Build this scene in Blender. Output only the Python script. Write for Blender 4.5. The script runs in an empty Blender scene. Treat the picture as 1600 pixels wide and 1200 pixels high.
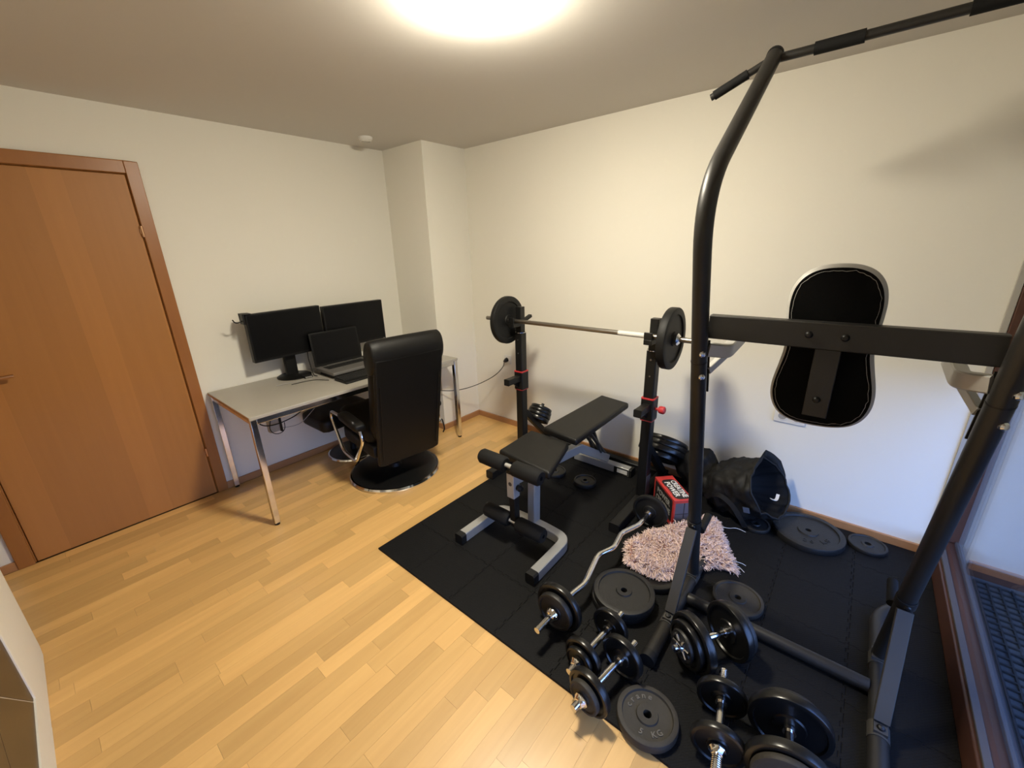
import bpy, bmesh, math, random
from mathutils import Vector as V, Matrix as M, noise
random.seed(7)
R = math.radians
sc = bpy.context.scene
col = sc.collection

# ------------------------------------------------------------------ camera
cd = bpy.data.cameras.new('camera')
cam = bpy.data.objects.new('camera', cd); col.objects.link(cam)
cd.sensor_width = 36.0
cd.lens = 644.42 / 1600 * 36
cd.clip_start = 0.02
_r, _u, _f = V((0.64021, -0.76771, -0.02734)), V((0.25877, 0.18201, 0.94864)), V((0.72330, 0.61440, -0.31519))
cm = M(((_r.x, _u.x, -_f.x), (_r.y, _u.y, -_f.y), (_r.z, _u.z, -_f.z))).to_4x4()
cm.translation = V((-2.7724, -3.3222, 1.62))
cam.matrix_world = cm
sc.camera = cam

# ------------------------------------------------------------------ world, exposure
w = bpy.data.worlds.new('dusk_sky'); sc.world = w
w.use_nodes = True
wn = w.node_tree.nodes; wl = w.node_tree.links
bg = wn['Background']
tc = wn.new('ShaderNodeTexCoord'); sp = wn.new('ShaderNodeSeparateXYZ'); cr = wn.new('ShaderNodeValToRGB')
wl.new(tc.outputs['Generated'], sp.inputs[0]); wl.new(sp.outputs['Z'], cr.inputs[0]); wl.new(cr.outputs[0], bg.inputs['Color'])
cr.color_ramp.elements[0].position = 0.0; cr.color_ramp.elements[0].color = (0.04, 0.05, 0.06, 1)   # ground beyond the terrace
cr.color_ramp.elements[1].position = 0.6; cr.color_ramp.elements[1].color = (0.16, 0.29, 0.72, 1)
cr.color_ramp.elements.new(0.02).color = (0.24, 0.37, 0.75, 1)
bg.inputs['Strength'].default_value = 1.12
sc.view_settings.view_transform = 'Standard'
sc.view_settings.look = 'None'
sc.view_settings.exposure = 3.0
sc.view_settings.gamma = 1.0
sc.view_settings.use_curve_mapping = False
LAMP = (-1.53, -2.175)
LAMP_POWER = 39.5

# ------------------------------------------------------------------ materials
def mat(name, color, rough=0.5, metal=0.0, bump=0.0, bscale=200.0, var=0.0, vscale=8.0, coat=0.0, spec=0.5, sheen=0.0):
    m = bpy.data.materials.new(name); m.use_nodes = True
    nt = m.node_tree; n = nt.nodes; b = n['Principled BSDF']
    b.inputs['Base Color'].default_value = (*color, 1)
    b.inputs['Roughness'].default_value = rough
    b.inputs['Metallic'].default_value = metal
    b.inputs['Coat Weight'].default_value = coat
    b.inputs['Specular IOR Level'].default_value = spec
    b.inputs['Sheen Weight'].default_value = sheen
    tcn = n.new('ShaderNodeTexCoord')
    if var > 0:
        no = n.new('ShaderNodeTexNoise'); no.inputs['Scale'].default_value = vscale; no.inputs['Detail'].default_value = 5
        nt.links.new(tcn.outputs['Object'], no.inputs['Vector'])
        mx = n.new('ShaderNodeMix'); mx.data_type = 'RGBA'
        mx.inputs[6].default_value = (*[c * (1 - var) for c in color], 1)
        mx.inputs[7].default_value = (*[min(1, c * (1 + var)) for c in color], 1)
        nt.links.new(no.outputs['Fac'], mx.inputs[0]); nt.links.new(mx.outputs[2], b.inputs['Base Color'])
    if bump > 0:
        nb = n.new('ShaderNodeTexNoise'); nb.inputs['Scale'].default_value = bscale; nb.inputs['Detail'].default_value = 3
        nt.links.new(tcn.outputs['Object'], nb.inputs['Vector'])
        bp = n.new('ShaderNodeBump'); bp.inputs['Strength'].default_value = bump; bp.inputs['Distance'].default_value = 0.002
        nt.links.new(nb.outputs['Fac'], bp.inputs['Height']); nt.links.new(bp.outputs['Normal'], b.inputs['Normal'])
    return m

def wood(name, c1, c2, axis='X', rough=0.35, rnd=0.0, stripes=None, coat=0.0):
    """long grained wood in world space; rnd = tone change from one piece to the next"""
    m = bpy.data.materials.new(name); m.use_nodes = True
    nt = m.node_tree; n = nt.nodes; L = nt.links.new; b = n['Principled BSDF']
    g = n.new('ShaderNodeNewGeometry'); oi = n.new('ShaderNodeObjectInfo')
    off = n.new('ShaderNodeVectorMath'); off.operation = 'SCALE'; off.inputs[0].default_value = (7.3, 3.1, 5.7)
    L(oi.outputs['Random'], off.inputs['Scale'])
    ad = n.new('ShaderNodeVectorMath'); L(g.outputs['Position'], ad.inputs[0]); L(off.outputs[0], ad.inputs[1])
    mp = n.new('ShaderNodeMapping'); s = {'X': (1.6, 22, 22), 'Y': (22, 1.6, 22), 'Z': (22, 22, 1.2)}[axis]
    mp.inputs['Scale'].default_value = s; L(ad.outputs[0], mp.inputs['Vector'])
    no = n.new('ShaderNodeTexNoise'); no.inputs['Scale'].default_value = 1.0; no.inputs['Detail'].default_value = 6; no.inputs['Distortion'].default_value = 0.9
    L(mp.outputs[0], no.inputs['Vector'])
    mx = n.new('ShaderNodeMix'); mx.data_type = 'RGBA'
    mx.inputs[6].default_value = (*c1, 1); mx.inputs[7].default_value = (*c2, 1)
    L(no.outputs['Fac'], mx.inputs[0])
    last = mx.outputs[2]
    if rnd > 0 or stripes:
        hs = n.new('ShaderNodeHueSaturation'); L(last, hs.inputs['Color'])
        mr = n.new('ShaderNodeMapRange'); mr.inputs['To Min'].default_value = 1 - rnd; mr.inputs['To Max'].default_value = 1 + rnd
        if stripes:
            sx = n.new('ShaderNodeSeparateXYZ'); L(g.outputs['Position'], sx.inputs[0])
            mu = n.new('ShaderNodeMath'); mu.operation = 'MULTIPLY'; mu.inputs[1].default_value = stripes; L(sx.outputs['X'], mu.inputs[0])
            wv = n.new('ShaderNodeTexWhiteNoise'); wv.noise_dimensions = '1D'
            fl = n.new('ShaderNodeMath'); fl.operation = 'FLOOR'; L(mu.outputs[0], fl.inputs[0]); L(fl.outputs[0], wv.inputs['W'])
            L(wv.outputs['Value'], mr.inputs['Value'])
        else:
            L(oi.outputs['Random'], mr.inputs['Value'])
        L(mr.outputs[0], hs.inputs['Value']); last = hs.outputs[0]
    L(last, b.inputs['Base Color'])
    b.inputs['Roughness'].default_value = rough
    b.inputs['Coat Weight'].default_value = coat; b.inputs['Coat Roughness'].default_value = 0.25
    bp = n.new('ShaderNodeBump'); bp.inputs['Strength'].default_value = 0.05; bp.inputs['Distance'].default_value = 0.001
    L(no.outputs['Fac'], bp.inputs['Height']); L(bp.outputs[0], b.inputs['Normal'])
    return m

def emit(name, color, strength):
    m = bpy.data.materials.new(name); m.use_nodes = True
    b = m.node_tree.nodes['Principled BSDF']
    b.inputs['Base Color'].default_value = (0.9, 0.88, 0.82, 1)
    b.inputs['Emission Color'].default_value = (*color, 1); b.inputs['Emission Strength'].default_value = strength
    return m

def glass_pane(name):
    m = bpy.data.materials.new(name); m.use_nodes = True
    nt = m.node_tree; n = nt.nodes; L = nt.links.new
    n.remove(n['Principled BSDF'])
    tr = n.new('ShaderNodeBsdfTransparent'); tr.inputs[0].default_value = (0.93, 0.96, 0.97, 1)
    gl = n.new('ShaderNodeBsdfGlossy'); gl.inputs['Roughness'].default_value = 0.01; gl.inputs[0].default_value = (0.95, 0.97, 1, 1)
    fr = n.new('ShaderNodeFresnel')
    ge = n.new('ShaderNodeNewGeometry'); ir = n.new('ShaderNodeMapRange')      # both faces of the thin pane reflect alike
    ir.inputs['To Min'].default_value = 1.5; ir.inputs['To Max'].default_value = 1 / 1.5
    L(ge.outputs['Backfacing'], ir.inputs['Value']); L(ir.outputs[0], fr.inputs[0])
    mx = n.new('ShaderNodeMixShader'); L(fr.outputs[0], mx.inputs[0]); L(tr.outputs[0], mx.inputs[1]); L(gl.outputs[0], mx.inputs[2])
    L(mx.outputs[0], n['Material Output'].inputs['Surface'])
    return m

def foam_mat(name):
    m = mat(name, (0.017, 0.017, 0.0175), 0.66, spec=0.16)
    nt = m.node_tree; n = nt.nodes; L = nt.links.new
    g = n.new('ShaderNodeNewGeometry')
    mp = n.new('ShaderNodeMapping'); mp.inputs['Rotation'].default_value = (0, 0, R(45)); mp.inputs['Scale'].default_value = (95, 95, 95)
    L(g.outputs['Position'], mp.inputs[0])
    ck = n.new('ShaderNodeTexBrick'); ck.inputs['Scale'].default_value = 1.0; ck.inputs['Mortar Size'].default_value = 0.12
    ck.inputs['Brick Width'].default_value = 1.6; ck.inputs['Row Height'].default_value = 0.8; ck.inputs['Mortar Smooth'].default_value = 0.4
    L(mp.outputs[0], ck.inputs['Vector'])
    no = n.new('ShaderNodeTexNoise'); no.inputs['Scale'].default_value = 2.0; L(g.outputs['Position'], no.inputs['Vector'])
    bp = n.new('ShaderNodeBump'); bp.inputs['Strength'].default_value = 0.6; bp.inputs['Distance'].default_value = 0.0025; bp.invert = True
    L(ck.outputs['Fac'], bp.inputs['Height']); L(bp.outputs[0], n['Principled BSDF'].inputs['Normal'])
    mx = n.new('ShaderNodeMix'); mx.data_type = 'RGBA'; mx.inputs[6].default_value = (0.005, 0.005, 0.0052, 1); mx.inputs[7].default_value = (0.008, 0.008, 0.0083, 1)
    L(no.outputs['Fac'], mx.inputs[0]); L(mx.outputs[2], n['Principled BSDF'].inputs['Base Color'])
    return m

MT = dict(
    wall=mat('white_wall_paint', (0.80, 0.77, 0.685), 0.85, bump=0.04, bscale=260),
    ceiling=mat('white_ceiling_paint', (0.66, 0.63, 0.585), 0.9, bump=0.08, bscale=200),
    oak=wood('oak_parquet', (0.60, 0.345, 0.120), (0.77, 0.485, 0.178), 'X', 0.34, rnd=0.16, coat=0.25),
    subfloor=mat('dark_underlay', (0.20, 0.12, 0.06), 0.8, var=0.2),
    skirting=wood('beech_skirting', (0.36, 0.17, 0.07), (0.44, 0.22, 0.09), 'X', 0.4),
    door=wood('beech_veneer', (0.385, 0.16, 0.036), (0.45, 0.195, 0.046), 'Z', 0.5, rnd=0.10, stripes=8.2),
    frame=wood('beech_frame', (0.30, 0.115, 0.026), (0.36, 0.145, 0.034), 'Z', 0.36),
    winwood=wood('mahogany_window_wood', (0.055, 0.02, 0.011), (0.085, 0.033, 0.018), 'X', 0.45),
    tile=mat('brown_glazed_tile', (0.062, 0.040, 0.022), 0.4, var=0.25, vscale=5, bump=0.05, bscale=30),
    grout=mat('pale_grout', (0.5, 0.42, 0.32), 0.9, bump=0.2),
    wornletter=mat('worn_letter_edges', (0.10, 0.092, 0.08), 0.5, bump=0.2),
    gridsteel=mat('grey_grating', (0.018, 0.02, 0.023), 0.6, 0.0, spec=0.2, bump=0.05),
    foam=foam_mat('black_puzzle_foam'),
    rubber=mat('black_rubber', (0.006, 0.006, 0.006), 0.58, spec=0.35, bump=0.1, bscale=300),
    grip=mat('black_foam_grip', (0.005, 0.005, 0.005), 0.8, spec=0.3, bump=0.3, bscale=500),
    iron=mat('black_cast_iron', (0.011, 0.0105, 0.01), 0.5, bump=0.45, bscale=160, var=0.35, vscale=14),
    ironworn=mat('worn_grey_iron', (0.036, 0.032, 0.026), 0.6, 0.0, spec=0.3, bump=0.4, bscale=150, var=0.4, vscale=18),
    irongloss=mat('glossy_black_plate', (0.007, 0.007, 0.007), 0.28, bump=0.06, bscale=60),
    chrome=mat('polished_chrome', (0.78, 0.78, 0.79), 0.12, 1.0, bump=0.02, bscale=40),
    steel=mat('brushed_bar_steel', (0.38, 0.36, 0.33), 0.3, 1.0, bump=0.1, bscale=900),
    tower=mat('dark_grey_powder_coat', (0.026, 0.0245, 0.0225), 0.42, 0.3, bump=0.08, bscale=350, var=0.15),
    brace=mat('mid_grey_enamel', (0.055, 0.052, 0.047), 0.5, 0.2, bump=0.05, bscale=200, var=0.1),
    rackblk=mat('black_powder_coat', (0.005, 0.005, 0.005), 0.45, 0.0, spec=0.4, bump=0.06, bscale=300),
    silver=mat('silver_lacquer', (0.44, 0.44, 0.43), 0.36, 0.45, bump=0.03, bscale=200),
    palegrey=mat('pale_grey_lacquer', (0.46, 0.45, 0.43), 0.4, 0.3, bump=0.04),
    red=mat('red_plastic', (0.50, 0.035, 0.04), 0.4, bump=0.03),
    leather=mat('black_leather', (0.0035, 0.0032, 0.003), 0.5, spec=0.3, bump=0.35, bscale=220),
    padvinyl=mat('black_bench_vinyl', (0.005, 0.0048, 0.0047), 0.52, bump=0.2, bscale=400, spec=0.35),
    desktop=mat('grey_laminate', (0.40, 0.375, 0.33), 0.42, bump=0.04, bscale=300, var=0.05),
    plastic=mat('black_plastic', (0.005, 0.005, 0.005), 0.45, spec=0.35, bump=0.05),
    screen=mat('dark_screen', (0.004, 0.004, 0.0045), 0.35, spec=0.22, bump=0.01),
    keycap=mat('black_keycaps', (0.02, 0.02, 0.02), 0.5, bump=0.05),
    lapgrey=mat('grey_laptop_shell', (0.22, 0.21, 0.20), 0.4, 0.4, bump=0.03),
    white=mat('white_plastic', (0.75, 0.73, 0.68), 0.4, bump=0.02),
    label=mat('white_sticker', (0.62, 0.61, 0.58), 0.5, bump=0.02),
    brass=mat('copper_hinge', (0.55, 0.32, 0.18), 0.3, 1.0, bump=0.05),
    wood_pad=mat('black_backing_board', (0.003, 0.003, 0.003), 0.9, bump=0.2, spec=0.1),
    vinylgrey=mat('light_grey_vinyl', (0.40, 0.385, 0.36), 0.45, bump=0.12, bscale=150),
    shag=mat('pink_shaggy_pile', (0.82, 0.565, 0.48), 0.8, var=0.4, vscale=60),
    shagbase=mat('pink_backing', (0.35, 0.19, 0.16), 0.9, bump=0.4),
    nylon=mat('black_nylon', (0.0045, 0.0045, 0.0047), 0.62, bump=0.35, bscale=90, spec=0.35),
    lining=mat('dark_lining', (0.0025, 0.0025, 0.003), 0.75, spec=0.2, bump=0.3, bscale=40),
    bluepatch=mat('dark_blue_patch', (0.05, 0.08, 0.16), 0.5, bump=0.1),
    cardred=mat('red_printed_card', (0.52, 0.04, 0.035), 0.4, bump=0.02),
    cardblk=mat('black_printed_card', (0.02, 0.017, 0.017), 0.4, bump=0.02),
    cardgrey=mat('grey_printed_card', (0.10, 0.10, 0.12), 0.4, bump=0.02),
    ink=mat('white_ink', (0.70, 0.69, 0.66), 0.5, bump=0.01),
    inkgrey=mat('grey_ink', (0.33, 0.32, 0.30), 0.5, bump=0.01),
    stone=mat('terrace_stone', (0.055, 0.06, 0.066), 0.8, spec=0.2, bump=0.3, bscale=40, var=0.2),
    alu=mat('anodised_sill', (0.075, 0.066, 0.064), 0.75, 0.0, spec=0.25, bump=0.05),
    concrete=mat('shaft_plaster', (0.20, 0.18, 0.16), 0.9, bump=0.3, bscale=60),
    glass=glass_pane('window_glass'),
    lamp=emit('lamp_glow', (1.0, 0.92, 0.745), LAMP_POWER),
)

# ------------------------------------------------------------------ mesh builder
class MB:
    def __init__(s): s.v = []; s.f = []
    def add(s, vs, fs, X=None):
        k = len(s.v)
        s.v += [(X @ V(p) if X else V(p)) for p in vs]
        s.f += [tuple(k + i for i in f) for f in fs]
        return s
    def box(s, a, b, X=None):
        x0, x1 = sorted((a[0], b[0])); y0, y1 = sorted((a[1], b[1])); z0, z1 = sorted((a[2], b[2]))
        return s.add([(x0, y0, z0), (x1, y0, z0), (x1, y1, z0), (x0, y1, z0), (x0, y0, z1), (x1, y0, z1), (x1, y1, z1), (x0, y1, z1)],
                     [(0, 3, 2, 1), (4, 5, 6, 7), (0, 1, 5, 4), (1, 2, 6, 5), (2, 3, 7, 6), (3, 0, 4, 7)], X)
    def cbox(s, c, d, X=None):
        return s.box([c[i] - d[i] / 2 for i in range(3)], [c[i] + d[i] / 2 for i in range(3)], X)
    def hexa(s, lo, hi):      # two quads, lower and upper
        return s.add(list(lo) + list(hi), [(0, 3, 2, 1), (4, 5, 6, 7), (0, 1, 5, 4), (1, 2, 6, 5), (2, 3, 7, 6), (3, 0, 4, 7)])
    def frames(s, pts, up=None):
        pts = [V(p) for p in pts]; n = len(pts); T = []
        for i in range(n):
            a = pts[max(0, i - 1)]; b = pts[min(n - 1, i + 1)]; T.append((b - a).normalized())
        ref = V(up) if up else (V((0, 0, 1)) if abs(T[0].z) < 0.9 else V((1, 0, 0)))
        out = []
        x = None
        for i in range(n):
            if up or x is None: y = ref - T[i] * ref.dot(T[i])
            else: y = y - T[i] * y.dot(T[i])
            y.normalize(); x = T[i].cross(y); out.append((pts[i], x.copy(), y.copy()))
        return out
    def sweep(s, pts, prof, up=None, closed=False, cap=True, scale=None):
        fr = s.frames(pts, up); m = len(prof); k = len(s.v)
        for i, (p, x, y) in enumerate(fr):
            sc_ = scale[i] if scale else 1.0
            for (a, b) in prof: s.v.append(p + x * a * sc_ + y * b * sc_)
        for i in range(len(fr) - 1):
            for j in range(m):
                jj = (j + 1) % m
                s.f.append((k + i * m + j, k + i * m + jj, k + (i + 1) * m + jj, k + (i + 1) * m + j))
        if cap:
            s.f.append(tuple(k + j for j in reversed(range(m))))
            e = k + (len(fr) - 1) * m; s.f.append(tuple(e + j for j in range(m)))
        return s
    def tube(s, pts, r, n=14, **kw):
        return s.sweep(pts, [(r * math.cos(2 * math.pi * j / n), r * math.sin(2 * math.pi * j / n)) for j in range(n)], **kw)
    def bar(s, pts, w_, h_, up=None, ch=0.0, **kw):
        a, b = w_ / 2, h_ / 2; c = ch
        prof = [(-a, -b), (a, -b), (a, b), (-a, b)] if c == 0 else [(-a + c, -b), (a - c, -b), (a, -b + c), (a, b - c), (a - c, b), (-a + c, b), (-a, b - c), (-a, -b + c)]
        return s.sweep(pts, prof, up=up, **kw)
    def lathe(s, prof, n=40, X=None, closed=True, arc=None):
        """prof = (r, z) points; closed loops make rings; r=0 points are merged"""
        k = len(s.v); m = len(prof)
        for i in range(n):
            t = 2 * math.pi * i / n; c, sn = math.cos(t), math.sin(t)
            for (r_, z_) in prof:
                p = V((r_ * c, r_ * sn, z_)); s.v.append(X @ p if X else p)
        for i in range(n):
            ii = (i + 1) % n
            for j in range(m if closed else m - 1):
                jj = (j + 1) % m
                if prof[j][0] < 1e-6 and prof[jj][0] < 1e-6: continue
                s.f.append((k + i * m + j, k + ii * m + j, k + ii * m + jj, k + i * m + jj))
        return s
    def prism(s, poly, z0, z1, X=None):
        n = len(poly)
        return s.add([(x, y, z0) for x, y in poly] + [(x, y, z1) for x, y in poly],
                     [tuple(reversed(range(n))), tuple(range(n, 2 * n))] + [(i, (i + 1) % n, n + (i + 1) % n, n + i) for i in range(n)], X)
    def mesh(s, name, X=None, smooth=35, merge=True):
        me = bpy.data.meshes.new(name)
        me.from_pydata([(X @ p if X else p) for p in s.v], [], s.f)
        bm = bmesh.new(); bm.from_mesh(me)
        if merge: bmesh.ops.remove_doubles(bm, verts=bm.verts, dist=1e-6)
        bmesh.ops.recalc_face_normals(bm, faces=bm.faces)
        bm.to_mesh(me); bm.free()
        if smooth:
            me.polygons.foreach_set('use_smooth', [True] * len(me.polygons)); me.set_sharp_from_angle(angle=R(smooth))
        return me

ROOT = {}
def wm(o):
    return ROOT.get(o.name, M())
def thing(name, label, cat, loc=(0, 0, 0), rot=0.0, group=None, X=None):
    o = bpy.data.objects.new(name, None); col.objects.link(o); o.empty_display_size = 0.1
    Mx = X if X else M.Translation(loc) @ M.Rotation(rot, 4, 'Z')
    o.matrix_world = Mx; ROOT[o.name] = Mx.copy()
    o['label'] = label; o['category'] = cat
    if group: o['group'] = group
    return o
def part(name, mb, m, parent=None, local=False, smooth=35, bevel=0.0, seg=2, label=None, kind=None, sub=0, merge=True):
    """local=False: the shape is given in room coordinates"""
    X = None
    if parent is not None and not local: X = wm(parent).inverted()
    me = mb.mesh(name, X, smooth, merge); me.materials.append(MT[m] if isinstance(m, str) else m)
    o = bpy.data.objects.new(name, me); col.objects.link(o)
    if parent is not None: o.parent = parent; ROOT[o.name] = wm(parent)
    if bevel:
        b = o.modifiers.new('bevel', 'BEVEL'); b.width = bevel; b.segments = seg; b.limit_method = 'ANGLE'; b.angle_limit = R(40)
    if sub:
        b = o.modifiers.new('subdivision', 'SUBSURF'); b.levels = sub; b.render_levels = sub
    if label: o['label'] = label
    if kind: o['kind'] = kind
    return o
def tag(o, label, cat, group=None):
    o['label'] = label; o['category'] = cat
    if group: o['group'] = group
    return o
def struct(o): o['kind'] = 'structure'; return o
def copy_thing(root, X, label, group=None):
    r = root.copy(); col.objects.link(r); r.matrix_world = X; ROOT[r.name] = X.copy(); r['label'] = label
    if group: r['group'] = group
    for ch in list(root.children):
        c = ch.copy(); col.objects.link(c); c.parent = r
        for g in list(ch.children):
            d = g.copy(); col.objects.link(d); d.parent = c
    return r
def smooth_path(pts, it=2):
    pts = [V(p) for p in pts]
    for _ in range(it):
        q = [pts[0]]
        for a, b in zip(pts, pts[1:]): q += [a * 0.75 + b * 0.25, a * 0.25 + b * 0.75]
        q.append(pts[-1]); pts = q
    return pts
def fillet(pts, r, n=6):
    pts = [V(p) for p in pts]; out = [pts[0]]
    for a, b, c in zip(pts, pts[1:], pts[2:]):
        d1 = (a - b).normalized(); d2 = (c - b).normalized(); k = min(r, (a - b).length * 0.49, (c - b).length * 0.49)
        p, q = b + d1 * k, b + d2 * k
        for i in range(n + 1):
            t = i / n; out.append((1 - t) ** 2 * p + 2 * t * (1 - t) * b + t * t * q)
    return out + [pts[-1]]
def align(p, d, roll=0.0):       # matrix whose local Z runs along d
    return M.Translation(p) @ V(d).to_track_quat('Z', 'Y').to_matrix().to_4x4() @ M.Rotation(roll, 4, 'Z')
def alignx(p, d, roll=0.0):      # matrix whose local X runs along d, local Z upright
    x = V(d).normalized(); z = V((0, 0, 1)); y = z.cross(x).normalized(); z = x.cross(y)
    m = M((x, y, z)).transposed().to_4x4(); m.translation = V(p)
    return m @ M.Rotation(roll, 4, 'X')
def rrect(w_, h_, r, n=5):
    out = []
    for cx, cy, a0 in ((w_/2-r, h_/2-r, 0), (-w_/2+r, h_/2-r, 90), (-w_/2+r, -h_/2+r, 180), (w_/2-r, -h_/2+r, 270)):
        for i in range(n + 1):
            a = R(a0 + 90 * i / n); out.append((cx + r * math.cos(a), cy + r * math.sin(a)))
    return out
def words(name, body, size, X, m, parent, depth=0.0004, bold=0.0):
    c = bpy.data.curves.new(name, 'FONT'); c.body = body; c.size = size; c.align_x = 'CENTER'; c.align_y = 'CENTER'
    c.extrude = depth; c.offset = bold; c.resolution_u = 2
    t = bpy.data.objects.new('draft', c); col.objects.link(t)
    dg = bpy.context.evaluated_depsgraph_get(); me = bpy.data.meshes.new_from_object(t.evaluated_get(dg)); bpy.data.objects.remove(t)
    me.name = name; me.materials.clear(); me.materials.append(MT[m])
    o = bpy.data.objects.new(name, me); col.objects.link(o); o.parent = parent
    o.matrix_local = X
    return o

# ================================================================== ROOM
HC = 2.4154
XL, YW = -4.0, -3.85           # left wall, window wall
floor = struct(part('floor', MB().box((XL, YW - 0.05, -0.12), (0.1, 0.12, -0.006)), 'subfloor'))
unit = MB().box((0, 0, -0.0055), (1, 1, 0)).mesh('plank', smooth=0)
unit.materials.append(MT['oak'])
PW = 0.0715
row = 0; y = -0.0155
while y > YW + 0.02:
    x = XL + random.uniform(-0.5, 0.0)
    y0 = y - PW
    x_end = -0.02 if y > -1.50 else -1.72
    while x < x_end:
        ln = random.choice([0.35, 0.45, 0.52, 0.6, 0.68, 0.78, 0.9]) * random.uniform(0.95, 1.1)
        if x_end > -1 and x + ln > -0.12: ln = -x          # last strip runs up to the skirting
        xa = max(x, XL); xb = min(x + ln, -0.008)
        if xb - xa > 0.05 and xb > XL + 0.1:
            p = bpy.data.objects.new('plank', unit); col.objects.link(p); p.parent = floor
            p.location = (xa + 0.0003, y0 + 0.00025, random.uniform(-0.0002, 0.0)); p.scale = (xb - xa - 0.0006, PW - 0.0005, 1)
        x += ln
    y -= PW; row += 1
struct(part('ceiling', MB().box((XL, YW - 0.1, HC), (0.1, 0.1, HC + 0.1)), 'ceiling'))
CX, CY = 0.459, 0.515
DX0, DX1, DZ = -3.075, -2.172, 2.078          # door opening in the back wall
struct(part('wall_back', MB().box((XL, 0, -0.1), (DX0, 0.12, HC)).box((DX1, 0, -0.1), (0.12, 0.12, HC)).box((DX0, 0, DZ), (DX1, 0.12, HC)), 'wall'))
struct(part('wall_right', MB().box((0, YW - 0.0754, -0.1), (0.12, 0.0, HC)), 'wall'))
struct(part('wall_left', MB().box((XL - 0.1, YW - 0.1, -0.1), (XL, 0.1, HC)), 'wall'))
struct(part('wall_corner_pillar', MB().box((-CX, -CY, -0.1), (0.05, 0.05, HC)), 'wall'))
# window wall: opening from x=-3.6 to -0.03, up to 2.15
WX0, WX1, WZ = -3.55, -0.001, 2.16
struct(part('wall_front', MB().box((XL, YW - 0.12, -0.1), (WX0, YW, HC)).box((WX0, YW - 0.12, WZ), (0.12, YW, HC)), 'wall'))

def skirt(name, pts):
    mb = MB(); mb.sweep(pts, [(-0.007, 0), (0.007, 0), (0.007, 0.042), (0.003, 0.048), (-0.007, 0.05)], up=(0, 0, 1)); return struct(part(name, mb, 'skirting', smooth=0))
def skirtbox(name, boxes):
    mb = MB()
    for a, b in boxes: mb.box(a, b)
    return struct(part(name, mb, 'skirting', smooth=0, bevel=0.003))
skirtbox('baseboard_back', [((-2.118, -0.015, 0), (-CX, 0, 0.052)), ((XL, -0.015, 0), (-3.135, 0, 0.052))])
skirtbox('baseboard_pillar', [((-CX - 0.015, -CY - 0.015, 0), (-CX, -0.0151, 0.052)), ((-CX - 0.0001, -CY - 0.015, 0), (-0.0151, -CY, 0.052))])
skirtbox('baseboard_right', [((-0.015, -3.80, 0), (0, -CY - 0.0001, 0.052))])

# ---- door
door = struct(part('door_1', MB().box((-3.062, -0.008, 0.003), (-2.184, 0.034, 2.066)), 'door', bevel=0.003))
fr = MB()
fr.box((-3.135, -0.020, 0), (-3.070, 0.0, 2.136)).box((-2.178, -0.020, 0), (-2.115, 0.0, 2.136)).box((-3.070, -0.020, 2.072), (-2.178, 0.0, 2.136))
fr.box((-3.075, -0.004, 0), (-3.0645, 0.115, 2.08)).box((-2.1815, -0.004, 0), (-2.172, 0.115, 2.08)).box((-3.075, -0.004, 2.0685), (-2.172, 0.115, 2.08))
part('door_frame', fr, 'frame', door, bevel=0.003)
part('door_backing', MB().box((-3.075, 0.08, -0.01), (-2.172, 0.1, 2.08)), 'frame', door)  # unseen panel, carried to the floor to stop light leaking under the door
for hz in (1.765, 0.325):
    h = MB().tube([(-2.181, -0.020, hz - 0.03), (-2.181, -0.020, hz + 0.03)], 0.0075, 12)
    h.box((-2.19, -0.012, hz - 0.012), (-2.172, -0.019, hz + 0.012))
    part('hinge', h, 'brass', door)
hd = MB().tube(fillet([(-2.985, -0.008, 1.062), (-2.985, -0.058, 1.062), (-2.868, -0.058, 1.064)], 0.02), 0.0085, 12)
hd.lathe([(0.0001, 0), (0.026, 0), (0.026, 0.008), (0.0001, 0.008)], 24, align((-2.985, -0.008, 1.062), (0, -1, 0)), closed=False)
part('door_handle', hd, 'brass', door)
kh = MB().lathe([(0.0001, 0), (0.026, 0), (0.026, 0.006), (0.0001, 0.006)], 24, align((-2.985, -0.008, 0.975), (0, -1, 0)), closed=False)
part('keyhole_plate', kh, 'brass', door)

# ---- tiled stove block at the left edge
SX = -3.083
sb = MB()
sb.prism([(-3.75, -0.86), (SX - 0.008, -0.80), (SX, -0.885), (SX, -1.335), (SX - 0.02, -1.335), (SX - 0.02, -2.55), (SX, -2.55), (SX, -2.62), (-3.75, -2.62)], 0, 1.35)
stove = thing('tiled_stove', 'white plastered masonry block with dark brown tile panel at left edge', 'stove', (-3.4, -1.7, 0))
part('plaster_body', sb, 'wall', stove, bevel=0.004, smooth=0)
part('plaster_rim', MB().box((SX - 0.0199, -2.55, 0), (SX, -1.335, 0.155)), 'wall', stove, smooth=0)
part('plaster_rim', MB().box((SX - 0.0199, -2.55, 1.1), (SX, -1.335, 1.35)), 'wall', stove, smooth=0)
part('grout_bed', MB().box((SX - 0.0199, -2.55, 0.155), (SX - 0.0062, -1.335, 1.1)), 'grout', stove, smooth=0)
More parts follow.
